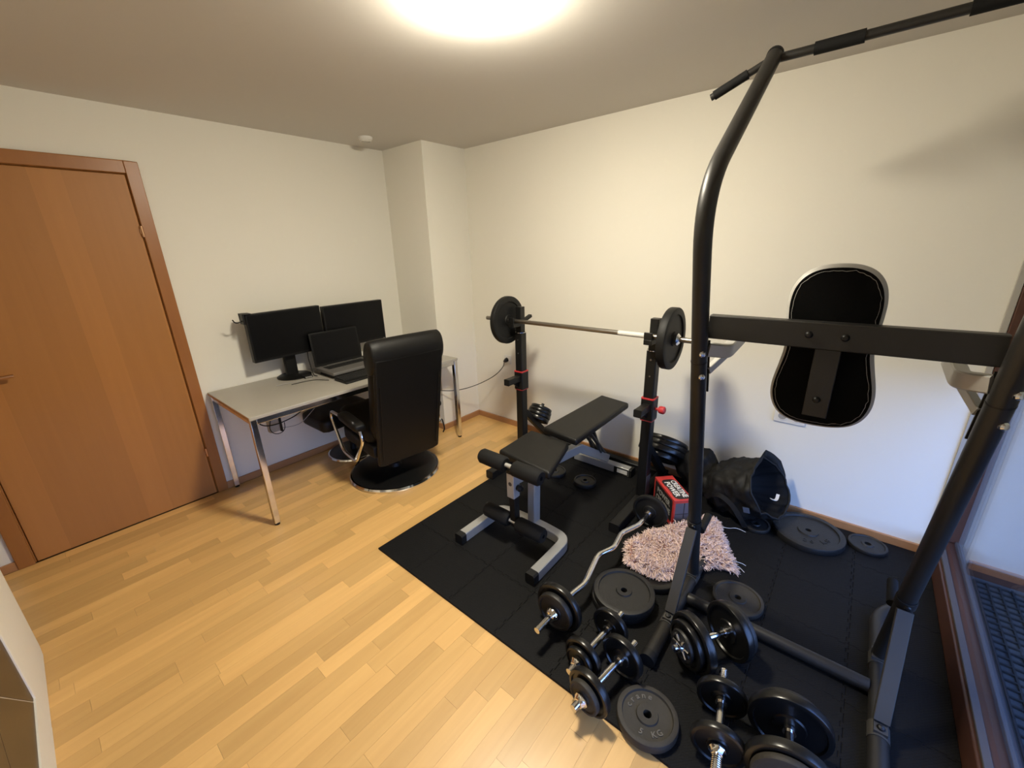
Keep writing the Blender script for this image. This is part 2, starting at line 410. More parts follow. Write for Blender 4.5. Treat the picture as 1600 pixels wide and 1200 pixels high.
# diagonal tiles, clipped to the panel
def clip(poly, ax, lim, keep_less):
    out = []
    for i in range(len(poly)):
        a, b = poly[i], poly[(i + 1) % len(poly)]
        ina = (a[ax] <= lim) == keep_less; inb = (b[ax] <= lim) == keep_less
        if ina: out.append(a)
        if ina != inb:
            t = (lim - a[ax]) / (b[ax] - a[ax]); out.append(tuple(a[q] + t * (b[q] - a[q]) for q in (0, 1)))
    return out
TS = 0.295; TW = 0.60; g2 = 0.0026
for i in range(-6, 7):
    for j in range(-6, 7):
        q = []
        for (a, b) in ((i * TS + g2, j * TW - 0.12 + g2), ((i + 1) * TS - g2, j * TW - 0.12 + g2), ((i + 1) * TS - g2, (j + 1) * TW - 0.12 - g2), (i * TS + g2, (j + 1) * TW - 0.12 - g2)):
            q.append((-1.375 + (a - b) * 0.7071, 0.177 + (a + b) * 0.7071))
        for ax, lim, kl in ((0, -1.3365, True), (0, -2.5485, False), (1, 1.0985, True), (1, 0.1565, False)):
            if q: q = clip(q, ax, lim, kl)
        if len(q) >= 3:
            part('tile', MB().add([(SX - 0.0061, yy, zz) for yy, zz in q] + [(SX - 0.005, yy, zz) for yy, zz in q],
                 [tuple(range(len(q))), tuple(range(len(q), 2 * len(q)))] + [(k, (k + 1) % len(q), len(q) + (k + 1) % len(q), len(q) + k) for k in range(len(q))]), 'tile', stove, smooth=0)

# ---- window (patio) : brown timber frame low over the floor, glass, outside
win = struct(part('window_1', MB().box((WX0, YW - 0.075, 0), (WX1, YW + 0.012, 0.118)).box((WX0, YW - 0.075, WZ - 0.08), (WX1, YW + 0.012, WZ)), 'winwood', bevel=0.006))
part('stile', MB().box((-0.013, YW - 0.075, 0.119), (WX1, YW + 0.012, WZ - 0.081)), 'winwood', win, bevel=0.005)
part('stile', MB().box((WX0, YW - 0.075, 0.119), (WX0 + 0.06, YW + 0.012, WZ - 0.081)), 'winwood', win, bevel=0.005)
part('stile', MB().box((-1.86, YW - 0.075, 0.119), (-1.76, YW + 0.012, WZ - 0.081)), 'winwood', win, bevel=0.005)
part('threshold_strip', MB().box((WX0 + 0.06, YW - 0.020, 0.1181), (-0.0135, YW + 0.002, 0.130)).box((WX0 + 0.06, YW - 0.074, 0.1181), (-0.0135, YW - 0.062, 0.136)), 'alu', win, bevel=0.002)
part('pane', MB().box((-1.76, YW - 0.046, 0.1182), (-0.0135, YW - 0.040, WZ - 0.0805)), 'glass', win, smooth=0)
part('pane', MB().box((WX0 + 0.06, YW - 0.046, 0.1182), (-1.86, YW - 0.040, WZ - 0.0805)), 'glass', win, smooth=0)
struct(part('trim_1', MB().box((-0.010, YW + 0.0135, 0.0), (-0.0005, YW + 0.036, WZ)), 'desktop', bevel=0.002))
# outside
ter = struct(part('terrace_ground', MB().box((-7, -9, -0.2), (4, YW - 0.12, -0.03)), 'stone'))
shm = MB()  # shutter added outside so dusk light only reaches the lower walls
for k in range(29): shm.bar([(WX0 + 0.02, YW - 0.095, 1.03 + k * 0.04), (WX1 - 0.004, YW - 0.095, 1.03 + k * 0.04)], 0.012, 0.038, up=(0, 0, 1), ch=0.003)
part('added_shutter', shm, 'palegrey', win, smooth=0, kind='stuff', label='added grey slatted shutter outside the glass, keeps dusk light low')
struct(part('wall_terrace', MB().box((-0.002, -7.0, -0.03), (0.2, YW - 0.0755, 2.6)), 'concrete'))
struct(part('trim_2', MB().box((-0.014, -7.0, -0.03), (-0.0021, YW - 0.13, 0.035)), 'winwood'))
dm = thing('outdoor_grating', 'dark grid mat lying outside behind the window glass', 'mat', (-1.0, YW - 0.45, -0.03))
gm = MB()
for k in range(46):
    xx = -1.95 + k * 0.042; gm.box((xx, YW - 0.75, -0.029), (xx + 0.007, YW - 0.16, -0.020))
for k in range(15):
    yy = YW - 0.75 + k * 0.042; gm.box((-1.95, yy, -0.029), (-0.048, yy + 0.007, -0.0195))
part('grid', gm, 'gridsteel', dm, smooth=0)

# ---- ceiling lamp, smoke detector, outlets
lp = thing('ceiling_lamp', 'round flush ceiling lamp glowing white above the room', 'lamp', (LAMP[0], LAMP[1], HC))
part('base_ring', MB().lathe([(0.10, 0), (0.142, 0), (0.145, -0.012), (0.131, -0.018), (0.10, -0.018)], 48, M.Translation((LAMP[0], LAMP[1], HC))), 'white', lp)
part('glass_dome', MB().lathe([(0.132 * math.cos(t), -0.018 - 0.055 * math.sin(t)) for t in [R(90 * k / 12) for k in range(13)]] , 48, M.Translation((LAMP[0], LAMP[1], HC)), closed=False), 'lamp', lp, label='glowing frosted glass dome')
sd = thing('smoke_detector', 'small white smoke detector on the ceiling near the pillar', 'smoke detector', (-0.80, -0.30, HC))
part('housing', MB().lathe([(0.0001, -0.026), (0.030, -0.026), (0.046, -0.020), (0.052, -0.008), (0.052, 0), (0.0001, 0)], 32, M.Translation((-0.80, -0.30, HC)), closed=False), 'white', sd)
part('vent_ring', MB().lathe([(0.034, -0.029), (0.038, -0.029), (0.038, -0.022), (0.034, -0.022)], 32, M.Translation((-0.80, -0.30, HC))), 'white', sd)

def outlet(name, label, yc, zc, n):
    t = thing(name, label, 'wall socket', (0, yc, zc))
    part('cover_plate', MB().cbox((-0.005, yc, zc), (0.0098, 0.08 * n, 0.08)), 'white', t, bevel=0.003)
    for k in range(n):
        yy = yc + (k - (n - 1) / 2) * 0.072
        part('socket_well', MB().lathe([(0.0215, 0.0), (0.0255, 0.0), (0.0255, 0.004), (0.0215, 0.004)], 24, align((-0.0101, yy, zc), (-1, 0, 0))), 'white', t)
        part('socket_bottom', MB().lathe([(0.0001, 0.0), (0.0214, 0.0), (0.0214, 0.001), (0.0001, 0.001)], 20, align((-0.0101, yy, zc), (-1, 0, 0)), closed=False), 'inkgrey', t)
    return t
outlet('wall_outlet', 'white wall socket with black plug left of the barbell rack', -0.925, 0.642, 1)
outlet('wall_outlet', 'white double wall socket partly hidden below the grey backrest pad', -3.12, 0.62, 2)

# ================================================================== PUZZLE MAT
mat_t = thing('puzzle_floor_mat', 'large black interlocking foam puzzle mat covering the gym corner', 'mat', (-0.9, -2.65, 0))
MZ = 0.011
TX, TY, NX, NY = 0.2965, 0.2975, 6, 8
def edge_line(L_, straight):
    if straight: return [(0.0, 0.0)]
    n = 5; pit = L_ / n; d = 0.0085; out = [(0.0, 0.0)]
    for k in range(n):
        a = k * pit
        out += [(a + pit * 0.20, -d * 0.0), (a + pit * 0.14, d), (a + pit * 0.56, d), (a + pit * 0.50, 0.0), (a + pit * 0.70, 0.0)]
    return out
MATS = {}
def tile_mesh(l, r, b, t):
    key = (l, r, b, t)
    if key in MATS: return MATS[key]
    P = []
    P += [(x, y) for x, y in edge_line(TX, b)]
    P += [(TX - y_, x_) for x_, y_ in edge_line(TY, r)]
    top = edge_line(TX, t) + [(TX, 0)]
    P += [(x, TY + y) for x, y in reversed(top)][:-1]
    lf = edge_line(TY, l) + [(TY, 0)]
    P += [(-y_, x_) for x_, y_ in reversed(lf)][:-1]
    cx, cy = TX / 2, TY / 2
    P = [(cx + (x - cx) * 0.9968, cy + (y - cy) * 0.9968) for x, y in P]
    Q = [(cx + (x - cx) * 0.985, cy + (y - cy) * 0.985) for x, y in P]
    n = len(P); mb = MB()
    mb.add([(x, y, 0.0003) for x, y in P] + [(x, y, MZ - 0.0015) for x, y in P] + [(x, y, MZ) for x, y in Q],
           [(i, (i + 1) % n, n + (i + 1) % n, n + i) for i in range(n)] + [(n + i, n + (i + 1) % n, 2 * n + (i + 1) % n, 2 * n + i) for i in range(n)] + [tuple(range(2 * n, 3 * n))])
    me = mb.mesh('foam_tile', smooth=0); me.materials.append(MT['foam']); MATS[key] = me
    return me
for i in range(NX):
    for j in range(NY):
        me = tile_mesh(i == 0, i == NX - 1, j == NY - 1, j == 0)
        o = bpy.data.objects.new('foam_tile', me); col.objects.link(o); o.parent = mat_t
        o.location = V((-1.80 + i * TX, -1.458 - (j + 1) * TY, 0)) - V((-0.9, -2.65, 0))
G = MZ      # height of the mat top

# ================================================================== DESK
desk = thing('desk', 'long grey topped desk on square chrome legs against the back wall', 'desk', (-1.28, -0.38, 0))
DXa, DXb, DYa, DYb, DT = -2.085, -0.468, -0.765, -0.012, 0.735
part('tabletop', MB().box((DXa, DYa, DT - 0.020), (DXb, DYb, DT)), 'desktop', desk, bevel=0.0025)
part('edge_band', MB().box((DXa - 0.0012, DYa + 0.002, DT - 0.019), (DXa - 0.0001, DYb - 0.002, DT - 0.002)), 'skirting', desk, smooth=0, label='brown wooden edge at the left end')
T_ = 0.034
for lx in (DXa + 0.004 + T_ / 2, DXb - 0.004 - T_ / 2):
    for ly in (DYa + 0.004 + T_ / 2, DYb - 0.004 - T_ / 2):
        leg = part('leg', MB().box((lx - T_ / 2, ly - T_ / 2, 0.014), (lx + T_ / 2, ly + T_ / 2, DT - 0.0201)), 'chrome', desk, bevel=0.003)
        part('foot_cap', MB().tube([(lx, ly, 0), (lx, ly, 0.016)], 0.0155, 16), 'plastic', leg)
for ly in (DYa + 0.004 + T_ / 2, DYb - 0.004 - T_ / 2):
    part('rail', MB().box((DXa + 0.0385, ly - 0.012, DT - 0.054), (DXb - 0.0385, ly + 0.012, DT - 0.0201)), 'chrome', desk, bevel=0.003)
for lx in (DXa + 0.004 + T_ / 2, DXb - 0.004 - T_ / 2):
    part('rail', MB().box((lx - 0.012, DYa + 0.0385, DT - 0.054), (lx + 0.012, DYb - 0.0385, DT - 0.0201)), 'chrome', desk, bevel=0.003)

# ---- monitors
def monitor(name, label, c, yaw, zbot, full=True, w_=0.535, h_=0.335):
    t = thing(name, label, 'monitor', (c[0], c[1], DT), yaw)
    zb = zbot - DT
    part('housing', MB().prism(rrect(w_, h_, 0.006), -0.022, 0.022, M.Translation((0, 0, zb + h_ / 2)) @ M.Rotation(R(90), 4, 'X')), 'plastic', t, True, bevel=0.004)
    part('display_panel', MB().cbox((0, -0.0226, zb + h_ / 2 + 0.004), (w_ - 0.022, 0.001, h_ - 0.028)), 'screen', t, True, smooth=0)
    part('power_light', MB().cbox((w_ / 2 - 0.02, -0.0232, zb + 0.008), (0.006, 0.0012, 0.003)), 'white', t, True, smooth=0)
    part('stand_neck', MB().bar([(0, 0.05, 0.012), (0, 0.05, zb + h_ * 0.55)], 0.085, 0.032, up=(0, 1, 0), ch=0.006).cbox((0, 0.036, zb + h_ * 0.5), (0.10, 0.030, 0.10)), 'plastic', t, True)
    part('stand_base', MB().lathe([(0.0001, 0.0), (0.118, 0.0), (0.120, 0.006), (0.108, 0.013), (0.0001, 0.015)], 40, M.Translation((0, 0.02, 0)) , closed=False), 'plastic', t, True)
    return t
m1 = monitor('desk_monitor', 'left black desktop monitor with headphone hook clipped on its corner', (-1.545, -0.138), R(4.0), 0.902, w_=0.53)
m2 = monitor('desk_monitor', 'right black desktop monitor behind the laptop, next to the pillar', (-1.002, -0.128), R(-1.0), 0.888, w_=0.520)
hk = thing('headphone_hook', 'black clamp hook fixed on upper left corner of left monitor', 'hook', (-1.80, -0.16, 1.2))
hb = MB().box((-1.826, -0.196, 1.175), (-1.8155, -0.125, 1.245)).box((-1.826, -0.196, 1.2385), (-1.770, -0.125, 1.245))
part('clamp', hb, 'plastic', hk, bevel=0.002)
part('hook_arm', MB().tube(fillet([(-1.825, -0.165, 1.198), (-1.855, -0.168, 1.190), (-1.872, -0.17, 1.196), (-1.880, -0.171, 1.215)], 0.012), 0.004, 8), 'plastic', hk)

# ---- laptop
lapyaw = R(-3)
lt = thing('laptop', 'open grey laptop with black screen standing on the desk', 'laptop', (-1.222, -0.338, DT), R(1.0))
LW, LD = 0.395, 0.270
part('base', MB().prism(rrect(LW, LD, 0.012), 0.028, 0.050), 'lapgrey', lt, True, bevel=0.003)
part('riser', MB().box((-0.18, -0.115, 0), (0.07, 0.10, 0.0279)), 'plastic', lt, True)
kb = MB()
for a in range(14):
    for b in range(5):
        x0 = -0.160 + a * 0.0230; y0 = -0.005 + b * 0.0190; kb.box((x0, y0, 0.0501), (x0 + 0.0195, y0 + 0.0155, 0.0525))
part('key_field', kb, 'keycap', lt, True, smooth=0, kind='stuff')
part('touchpad', MB().box((-0.065, -0.118, 0.0501), (0.035, -0.03, 0.0506)), 'lapgrey', lt, True, smooth=0)
TL = M.Translation((0, LD / 2 - 0.008, 0.048)) @ M.Rotation(R(-5), 4, 'X')
lid = part('lid', MB().box((-LW / 2, 0.0, 0.004), (LW / 2, 0.010, 0.262), TL), 'plastic', lt, True, bevel=0.003)
part('display_panel', MB().box((-LW / 2 + 0.014, -0.0008, 0.022), (LW / 2 - 0.014, -0.0001, 0.250), TL), 'screen', lid, True, smooth=0)
for hx in (-0.13, 0.13): part('hinge', MB().tube([(hx - 0.02, LD / 2 - 0.006, 0.052), (hx + 0.02, LD / 2 - 0.006, 0.052)], 0.006, 10), 'plastic', lt, True)

# ---- keyboard
ky = thing('computer_keyboard', 'black full size keyboard in front of the laptop', 'keyboard', (-1.205, -0.562, DT), R(1.5))
part('tray', MB().hexa([(-0.22, -0.085, 0.001), (0.22, -0.085, 0.001), (0.22, 0.075, 0.001), (-0.22, 0.075, 0.001)], [(-0.22, -0.085, 0.012), (0.22, -0.085, 0.012), (0.22, 0.075, 0.026), (-0.22, 0.075, 0.026)]), 'plastic', ky, True, bevel=0.003)
for a in range(22):
    for b in range(6):
        if a in (15, 19) : continue
        x0 = -0.212 + a * 0.0194; y0 = -0.046 + b * 0.0190; z0 = 0.0125 + (y0 + 0.085) / 0.16 * 0.014
        if b == 0 and 4 < a < 10 and a != 5: continue
        ww = 0.0165 if not (b == 0 and a == 5) else 0.0165 + 4 * 0.0194
        part('key', MB().box((x0, y0, z0), (x0 + ww, y0 + 0.0165, z0 + 0.007)), 'keycap', ky, True, smooth=0)

def cable(name, label, pts, r=0.003, m='plastic', it=3):
    return tag(part(name, MB().tube(smooth_path(pts, it), r, 8), m), label, 'cable')
cable('monitor_cable', 'black cable hanging behind the left monitor down to the laptop', [(-1.40, -0.085, 0.93), (-1.43, -0.13, 0.86), (-1.445, -0.19, 0.79), (-1.46, -0.24, 0.7395), (-1.45, -0.28, 0.7395)])
cable('laptop_cable', 'grey cable curling around the base of the left monitor', [(-1.74, -0.275, 0.7385), (-1.62, -0.285, 0.7385), (-1.52, -0.295, 0.7385), (-1.475, -0.32, 0.7385), (-1.455, -0.37, 0.7385), (-1.44, -0.42, 0.7385)], 0.0022, 'inkgrey')
cable('usb_cable', 'black cable lying on desk between monitor foot and laptop', [(-1.66, -0.33, 0.7385), (-1.56, -0.335, 0.7385), (-1.50, -0.36, 0.7385), (-1.475, -0.41, 0.7385), (-1.45, -0.455, 0.7385)], 0.0025)
dk = thing('docking_box', 'small black box among the cables left of the laptop', 'docking station', (-1.505, -0.24, DT))
part('casing', MB().box((-1.535, -0.265, DT), (-1.475, -0.215, DT + 0.018)), 'plastic', dk, bevel=0.003)
part('port_strip', MB().box((-1.530, -0.2662, DT + 0.005), (-1.482, -0.2651, DT + 0.012)), 'inkgrey', dk, smooth=0)
sp_ = thing('desk_speaker', 'small black rounded speaker behind the chair on the desk', 'speaker', (-0.90, -0.24, DT))
part('cabinet', MB().lathe([(0.0001, 0), (0.042, 0), (0.047, 0.02), (0.046, 0.07), (0.036, 0.098), (0.0001, 0.105)], 24, M.Translation((-0.865, -0.235, DT)), closed=False), 'plastic', sp_)
part('grille', MB().lathe([(0.0001, 0.0), (0.024, 0.0), (0.022, 0.004), (0.0001, 0.006)], 20, align((-0.897, -0.267, DT + 0.05), (-0.7, -0.7, 0)), closed=False), 'grip', sp_)

# ---- power brick and cables below the desk
pb = thing('power_strip', 'grey and black power adapter block hanging under the desk top', 'power adapter', (-1.83, -0.3, 0.5))
part('casing', MB().box((-1.862, -0.335, 0.432), (-1.792, -0.285, 0.56)), 'inkgrey', pb, bevel=0.008)
part('end_cap', MB().box((-1.7919, -0.34, 0.425), (-1.778, -0.28, 0.566)), 'plastic', pb, bevel=0.004)
part('hanging_strap', MB().box((-1.835, -0.314, 0.5601), (-1.815, -0.306, DT - 0.0202)), 'plastic', pb, smooth=0)
cable('desk_cable', 'thick black cable looping in front of the adapter under the desk', [(-1.945, -0.36, 0.60), (-1.925, -0.36, 0.535), (-1.89, -0.36, 0.508), (-1.84, -0.36, 0.497), (-1.78, -0.36, 0.499), (-1.68, -0.36, 0.517), (-1.60, -0.35, 0.56), (-1.53, -0.34, 0.64), (-1.50, -0.34, 0.70)], 0.0042)
cable('desk_cable', 'loose black loop hanging below the adapter under the desk', [(-1.85, -0.348, 0.53), (-1.868, -0.348, 0.47), (-1.845, -0.348, 0.428), (-1.80, -0.348, 0.418), (-1.768, -0.348, 0.44), (-1.765, -0.348, 0.49)], 0.0028)
cable('desk_cable', 'thin grey cable sagging from adapter toward the chair under desk', [(-1.778, -0.30, 0.44), (-1.72, -0.30, 0.425), (-1.66, -0.30, 0.422), (-1.62, -0.30, 0.435), (-1.55, -0.30, 0.487), (-1.50, -0.30, 0.525), (-1.45, -0.29, 0.60), (-1.42, -0.29, 0.70)], 0.0022, 'inkgrey')

# ---- recliner
ch = thing('recliner_chair', 'black leather swivel recliner with high back seen from behind', 'chair', (-1.200, -0.775, 0), R(-7))
part('base_disc', MB().lathe([(0.0001, 0.012), (0.318, 0.012), (0.318, 0.026), (0.30, 0.032), (0.06, 0.048), (0.0001, 0.048)], 64, closed=False), 'irongloss', ch, True)
part('chrome_rim', MB().lathe([(0.312, 0.0), (0.334, 0.002), (0.338, 0.014), (0.330, 0.027), (0.3185, 0.0275), (0.3185, 0.0)], 64), 'chrome', ch, True)
part('swivel_column', MB().tube([(0, 0, 0.0485), (0, 0, 0.26)], 0.028, 20).lathe([(0.0285, 0.047), (0.05, 0.047), (0.045, 0.075), (0.0285, 0.085)], 24), 'plastic', ch, True)
def cushion(w_, d_, h_, X, puff=0.25, n=8, r=0.04):
    """soft block: rounded box with bulged faces"""
    bm = bmesh.new(); bmesh.ops.create_cube(bm, size=2.0); bmesh.ops.subdivide_edges(bm, edges=bm.edges, cuts=n, use_grid_fill=True)
    mb = MB(); hx, hy, hz = w_ / 2, d_ / 2, h_ / 2
    for v in bm.verts:
        p = V((v.co.x * hx, v.co.y * hy, v.co.z * hz))
        c = V((max(-hx + r, min(hx - r, p.x)), max(-hy + r, min(hy - r, p.y)), max(-hz + r, min(hz - r, p.z))))
        d = p - c
        q = c + d.normalized() * r if d.length > 1e-9 else p
        ux, uy = q.x / hx, q.y / hy
        q.z += math.copysign(puff * h_ * 0.5 * max(0, 1 - ux * ux) * max(0, 1 - uy * uy), q.z) if abs(q.z) > 1e-6 else 0
        mb.v.append(X @ q)
    bm.verts.index_update()
    mb.f = [tuple(v.index for v in f.verts) for f in bm.faces]; bm.free()
    return mb
part('seat_frame', cushion(0.50, 0.52, 0.11, M.Translation((0, 0.03, 0.315)), 0.0, r=0.03), 'leather', ch, True, smooth=60)
part('seat_cushion', cushion(0.50, 0.54, 0.15, M.Translation((0, 0.075, 0.430)) @ M.Rotation(R(4), 4, 'X'), 0.25, r=0.06), 'leather', ch, True, smooth=60)
# back: shell panel + cushion + rolled headrest; leans back
BK = M.Translation((0.012, -0.215, 0.215)) @ M.Rotation(R(11.5), 4, 'X')
part('back_shell', MB().prism([(-0.240, 0.0), (-0.19, -0.014), (0.19, -0.014), (0.240, 0.0), (0.246, 0.40), (0.246, 0.80), (-0.246, 0.80), (-0.246, 0.40)], -0.035, 0.0, BK @ M.Rotation(R(90), 4, 'X') @ M.Rotation(R(180), 4, 'Y') @ M.Scale(-1, 4, (1, 0, 0))), 'leather', ch, True, bevel=0.014, seg=3)
part('back_cushion', cushion(0.47, 0.10, 0.62, BK @ M.Translation((0, 0.078, 0.46)), 0.0, r=0.045), 'leather', ch, True, smooth=60)
rl = MB(); prof = []
for k in range(28):
    a = 2 * math.pi * k / 28; prof.append((0.076 * math.cos(a) * (1.0 if math.cos(a) > 0 else 0.8), 0.118 * math.sin(a)))
pts = [BK @ V((x, 0.042, 0.785)) for x in (-0.258, -0.254, -0.244, -0.19, 0, 0.19, 0.244, 0.254, 0.258)]
rl.sweep(pts, prof, up=BK.to_3x3() @ V((0, 0, 1)), scale=[0.80, 0.91, 0.98, 1, 1.01, 1, 0.98, 0.91, 0.80])
part('headrest_roll', rl, 'leather', ch, True, smooth=60)
for s_ in (-1, 1): part('back_seam', MB().tube([BK @ V((0.210 * s_, -0.0365, 0.05)), BK @ V((0.217 * s_, -0.0365, 0.62))], 0.004, 8), 'leather', ch, True)
for s_ in (-1, 1):
    ax = 0.30 * s_
    part('armrest_pad', cushion(0.085, 0.31, 0.055, M.Translation((ax, -0.055, 0.52)) @ M.Rotation(R(3), 4, 'X'), 0.2, 6, r=0.025), 'leather', ch, True, smooth=60)
    part('arm_tube', MB().tube(fillet([(ax, 0.07, 0.505), (ax, 0.315, 0.49), (ax, 0.335, 0.44), (ax, 0.19, 0.205), (ax, -0.05, 0.20), (ax, -0.215, 0.42), (ax, -0.185, 0.50)], 0.055, 6), 0.0125, 12), 'chrome', ch, True)
    part('arm_link', MB().tube([(ax * 0.78, -0.02, 0.30), (ax, -0.02, 0.208)], 0.012, 10), 'chrome', ch, True)
part('recline_knob', MB().lathe([(0.0001, 0), (0.022, 0), (0.022, 0.02), (0.016, 0.03), (0.0001, 0.03)], 18, align((0.262, -0.235, 0.40), (1, 0, 0)), closed=False), 'chrome', ch, True)
part('recline_lever', MB().tube(fillet([(0.285, -0.235, 0.40), (0.31, -0.235, 0.40), (0.31, -0.26, 0.33), (0.30, -0.25, 0.30)], 0.015), 0.005, 8), 'plastic', ch, True)

ot = thing('ottoman', 'black leather footstool on a round chrome rimmed base under the desk', 'footstool', (-1.235, -0.225, 0), R(4))
part('base_disc', MB().lathe([(0.0001, 0.010), (0.19, 0.010), (0.19, 0.022), (0.05, 0.034), (0.0001, 0.034)], 48, closed=False), 'irongloss', ot, True)
part('chrome_rim', MB().lathe([(0.185, 0.0), (0.203, 0.002), (0.206, 0.012), (0.200, 0.023), (0.1905, 0.0235), (0.1905, 0.0)], 48), 'chrome', ot, True)
part('column', MB().tube([(0, 0, 0.0345), (0, 0, 0.30)], 0.025, 16), 'plastic', ot, True)
part('cushion', cushion(0.50, 0.335, 0.12, M.Translation((-0.05, 0.018, 0.368)) @ M.Rotation(R(3), 4, 'X'), 0.1, r=0.045), 'leather', ot, True, smooth=60)

# ---- power cord to wall socket
cd_ = thing('chair_power_cable', 'long black power cord sagging from behind the chair to wall socket', 'cable', (-0.3, -0.8, 0.4))
part('cord', MB().tube(smooth_path([(-0.75, -0.30, 0.62), (-0.62, -0.42, 0.46), (-0.50, -0.55, 0.40), (-0.38, -0.66, 0.395), (-0.24, -0.76, 0.43), (-0.11, -0.86, 0.50), (-0.055, -0.915, 0.58), (-0.05, -0.923, 0.622)], 3), 0.0035, 8), 'plastic', cd_)
part('plug', MB().lathe([(0.0001, 0.0), (0.0195, 0.0), (0.0195, 0.014), (0.014, 0.03), (0.008, 0.042), (0.0001, 0.042)], 20, align((-0.0125, -0.925, 0.642), (-1, 0.05, -0.25)), closed=False), 'plastic', cd_)

# ================================================================== WEIGHT PLATES (local: lying flat, bottom z=0)
def plate_mb(r, t, hole=0.0145, rim=0.14, hubr=0.30, rec=0.22, n=56):
    a = t * rec
    ri = r * (1 - rim); rh = r * hubr
    e = min(0.0055, t * 0.25)
    p = [(hole, a * 0.25), (rh, a * 0.25), (rh + 0.003, a), (ri - 0.003, a), (ri, 0.0), (r - e, 0.0), (r - e * 0.3, e * 0.3), (r, e),
         (r, t - e), (r - e * 0.3, t - e * 0.3), (r - e, t), (ri, t), (ri - 0.003, t - a), (rh + 0.003, t - a), (rh, t - a * 0.25), (hole, t - a * 0.25)]
    return MB().lathe(p, n)
def plate(label, c, r, t, m='iron', rot=0.0, tilt=None, text=None, group=None, tm=None, rim=0.14, hubr=0.30, rec=0.22):
    X = M.Translation(c) @ (tilt if tilt else M()) @ M.Rotation(rot, 4, 'Z')
    o = thing('weight_plate', label, 'weight plate', X=X, group=group)
    part('disc', plate_mb(r, t, rim=rim, hubr=hubr, rec=rec), m, o, True, smooth=30)
    a = t * rec
    if text:
        for (body, ang, rr, size, flip) in text:
            n = len(body); step = size * 0.80 / rr
            for k, chx in enumerate(body):
                if chx == ' ': continue
                th = R(ang) + (-(k - (n - 1) / 2) * step if not flip else (k - (n - 1) / 2) * step)
                Xl = M.Translation((rr * math.cos(th), rr * math.sin(th), t - a)) @ M.Rotation(th + (-math.pi / 2 if not flip else math.pi / 2), 4, 'Z')
                words('embossed_letter', chx, size, Xl, tm or m, o, depth=0.0026, bold=0.0005)
    return o
VD = math.atan2(-0.647, -0.762)       # direction from objects toward the camera side (image down)
UP = math.degrees(math.atan2(0.614, 0.723))   # image 'up' on the floor

plate('worn grey iron plate lettered 5 KG at the mat edge, front centre', (-1.716, -3.007, G), 0.105, 0.036, 'ironworn', text=[('crane', UP + 14, 0.066, 0.029, False), ('5 KG', UP + 172, 0.064, 0.027, True)], tm='wornletter', rim=0.17, hubr=0.34)
plate('dark iron plate, upper of the thick stack below the pink rug', (-1.287, -2.713, G + 0.0365), 0.140, 0.034, 'iron', rim=0.16, hubr=0.24)
plate('dark iron plate, lower of the thick stack below the pink rug', (-1.281, -2.702, G), 0.141, 0.036, 'iron', rim=0.16, hubr=0.24)
plate('black plate half hidden beneath the pink shaggy rug', (-1.035, -2.755, G), 0.135, 0.034, 'irongloss', rim=0.2, hubr=0.3)
plate('worn dark plate flat on mat behind the two heaviest dumbbells', (-0.957, -3.129, G), 0.108, 0.026, 'ironworn', rim=0.13, hubr=0.32)
plate('largest black plate lying flat beside the wall, lettered face up', (-0.212, -3.326, G), 0.172, 0.038, 'iron', text=[('20 KG', UP + 172, 0.10, 0.038, True)], rim=0.16, hubr=0.28)
plate('small black plate by the wall, right of the largest plate', (-0.130, -3.588, G), 0.086, 0.024, 'iron', rim=0.14, hubr=0.3)
plate('small black plate by the wall between black bag and largest plate', (-0.300, -3.078, G), 0.078, 0.024, 'iron', rim=0.14, hubr=0.32)
plate('small black plate on mat directly below the bench seat', (-0.515, -1.80, G), 0.080, 0.028, 'iron', rim=0.14, hubr=0.36)
plate('small black plate on mat right of the bench seat', (-0.504, -2.048, G), 0.078, 0.032, 'iron', rim=0.15, hubr=0.38)

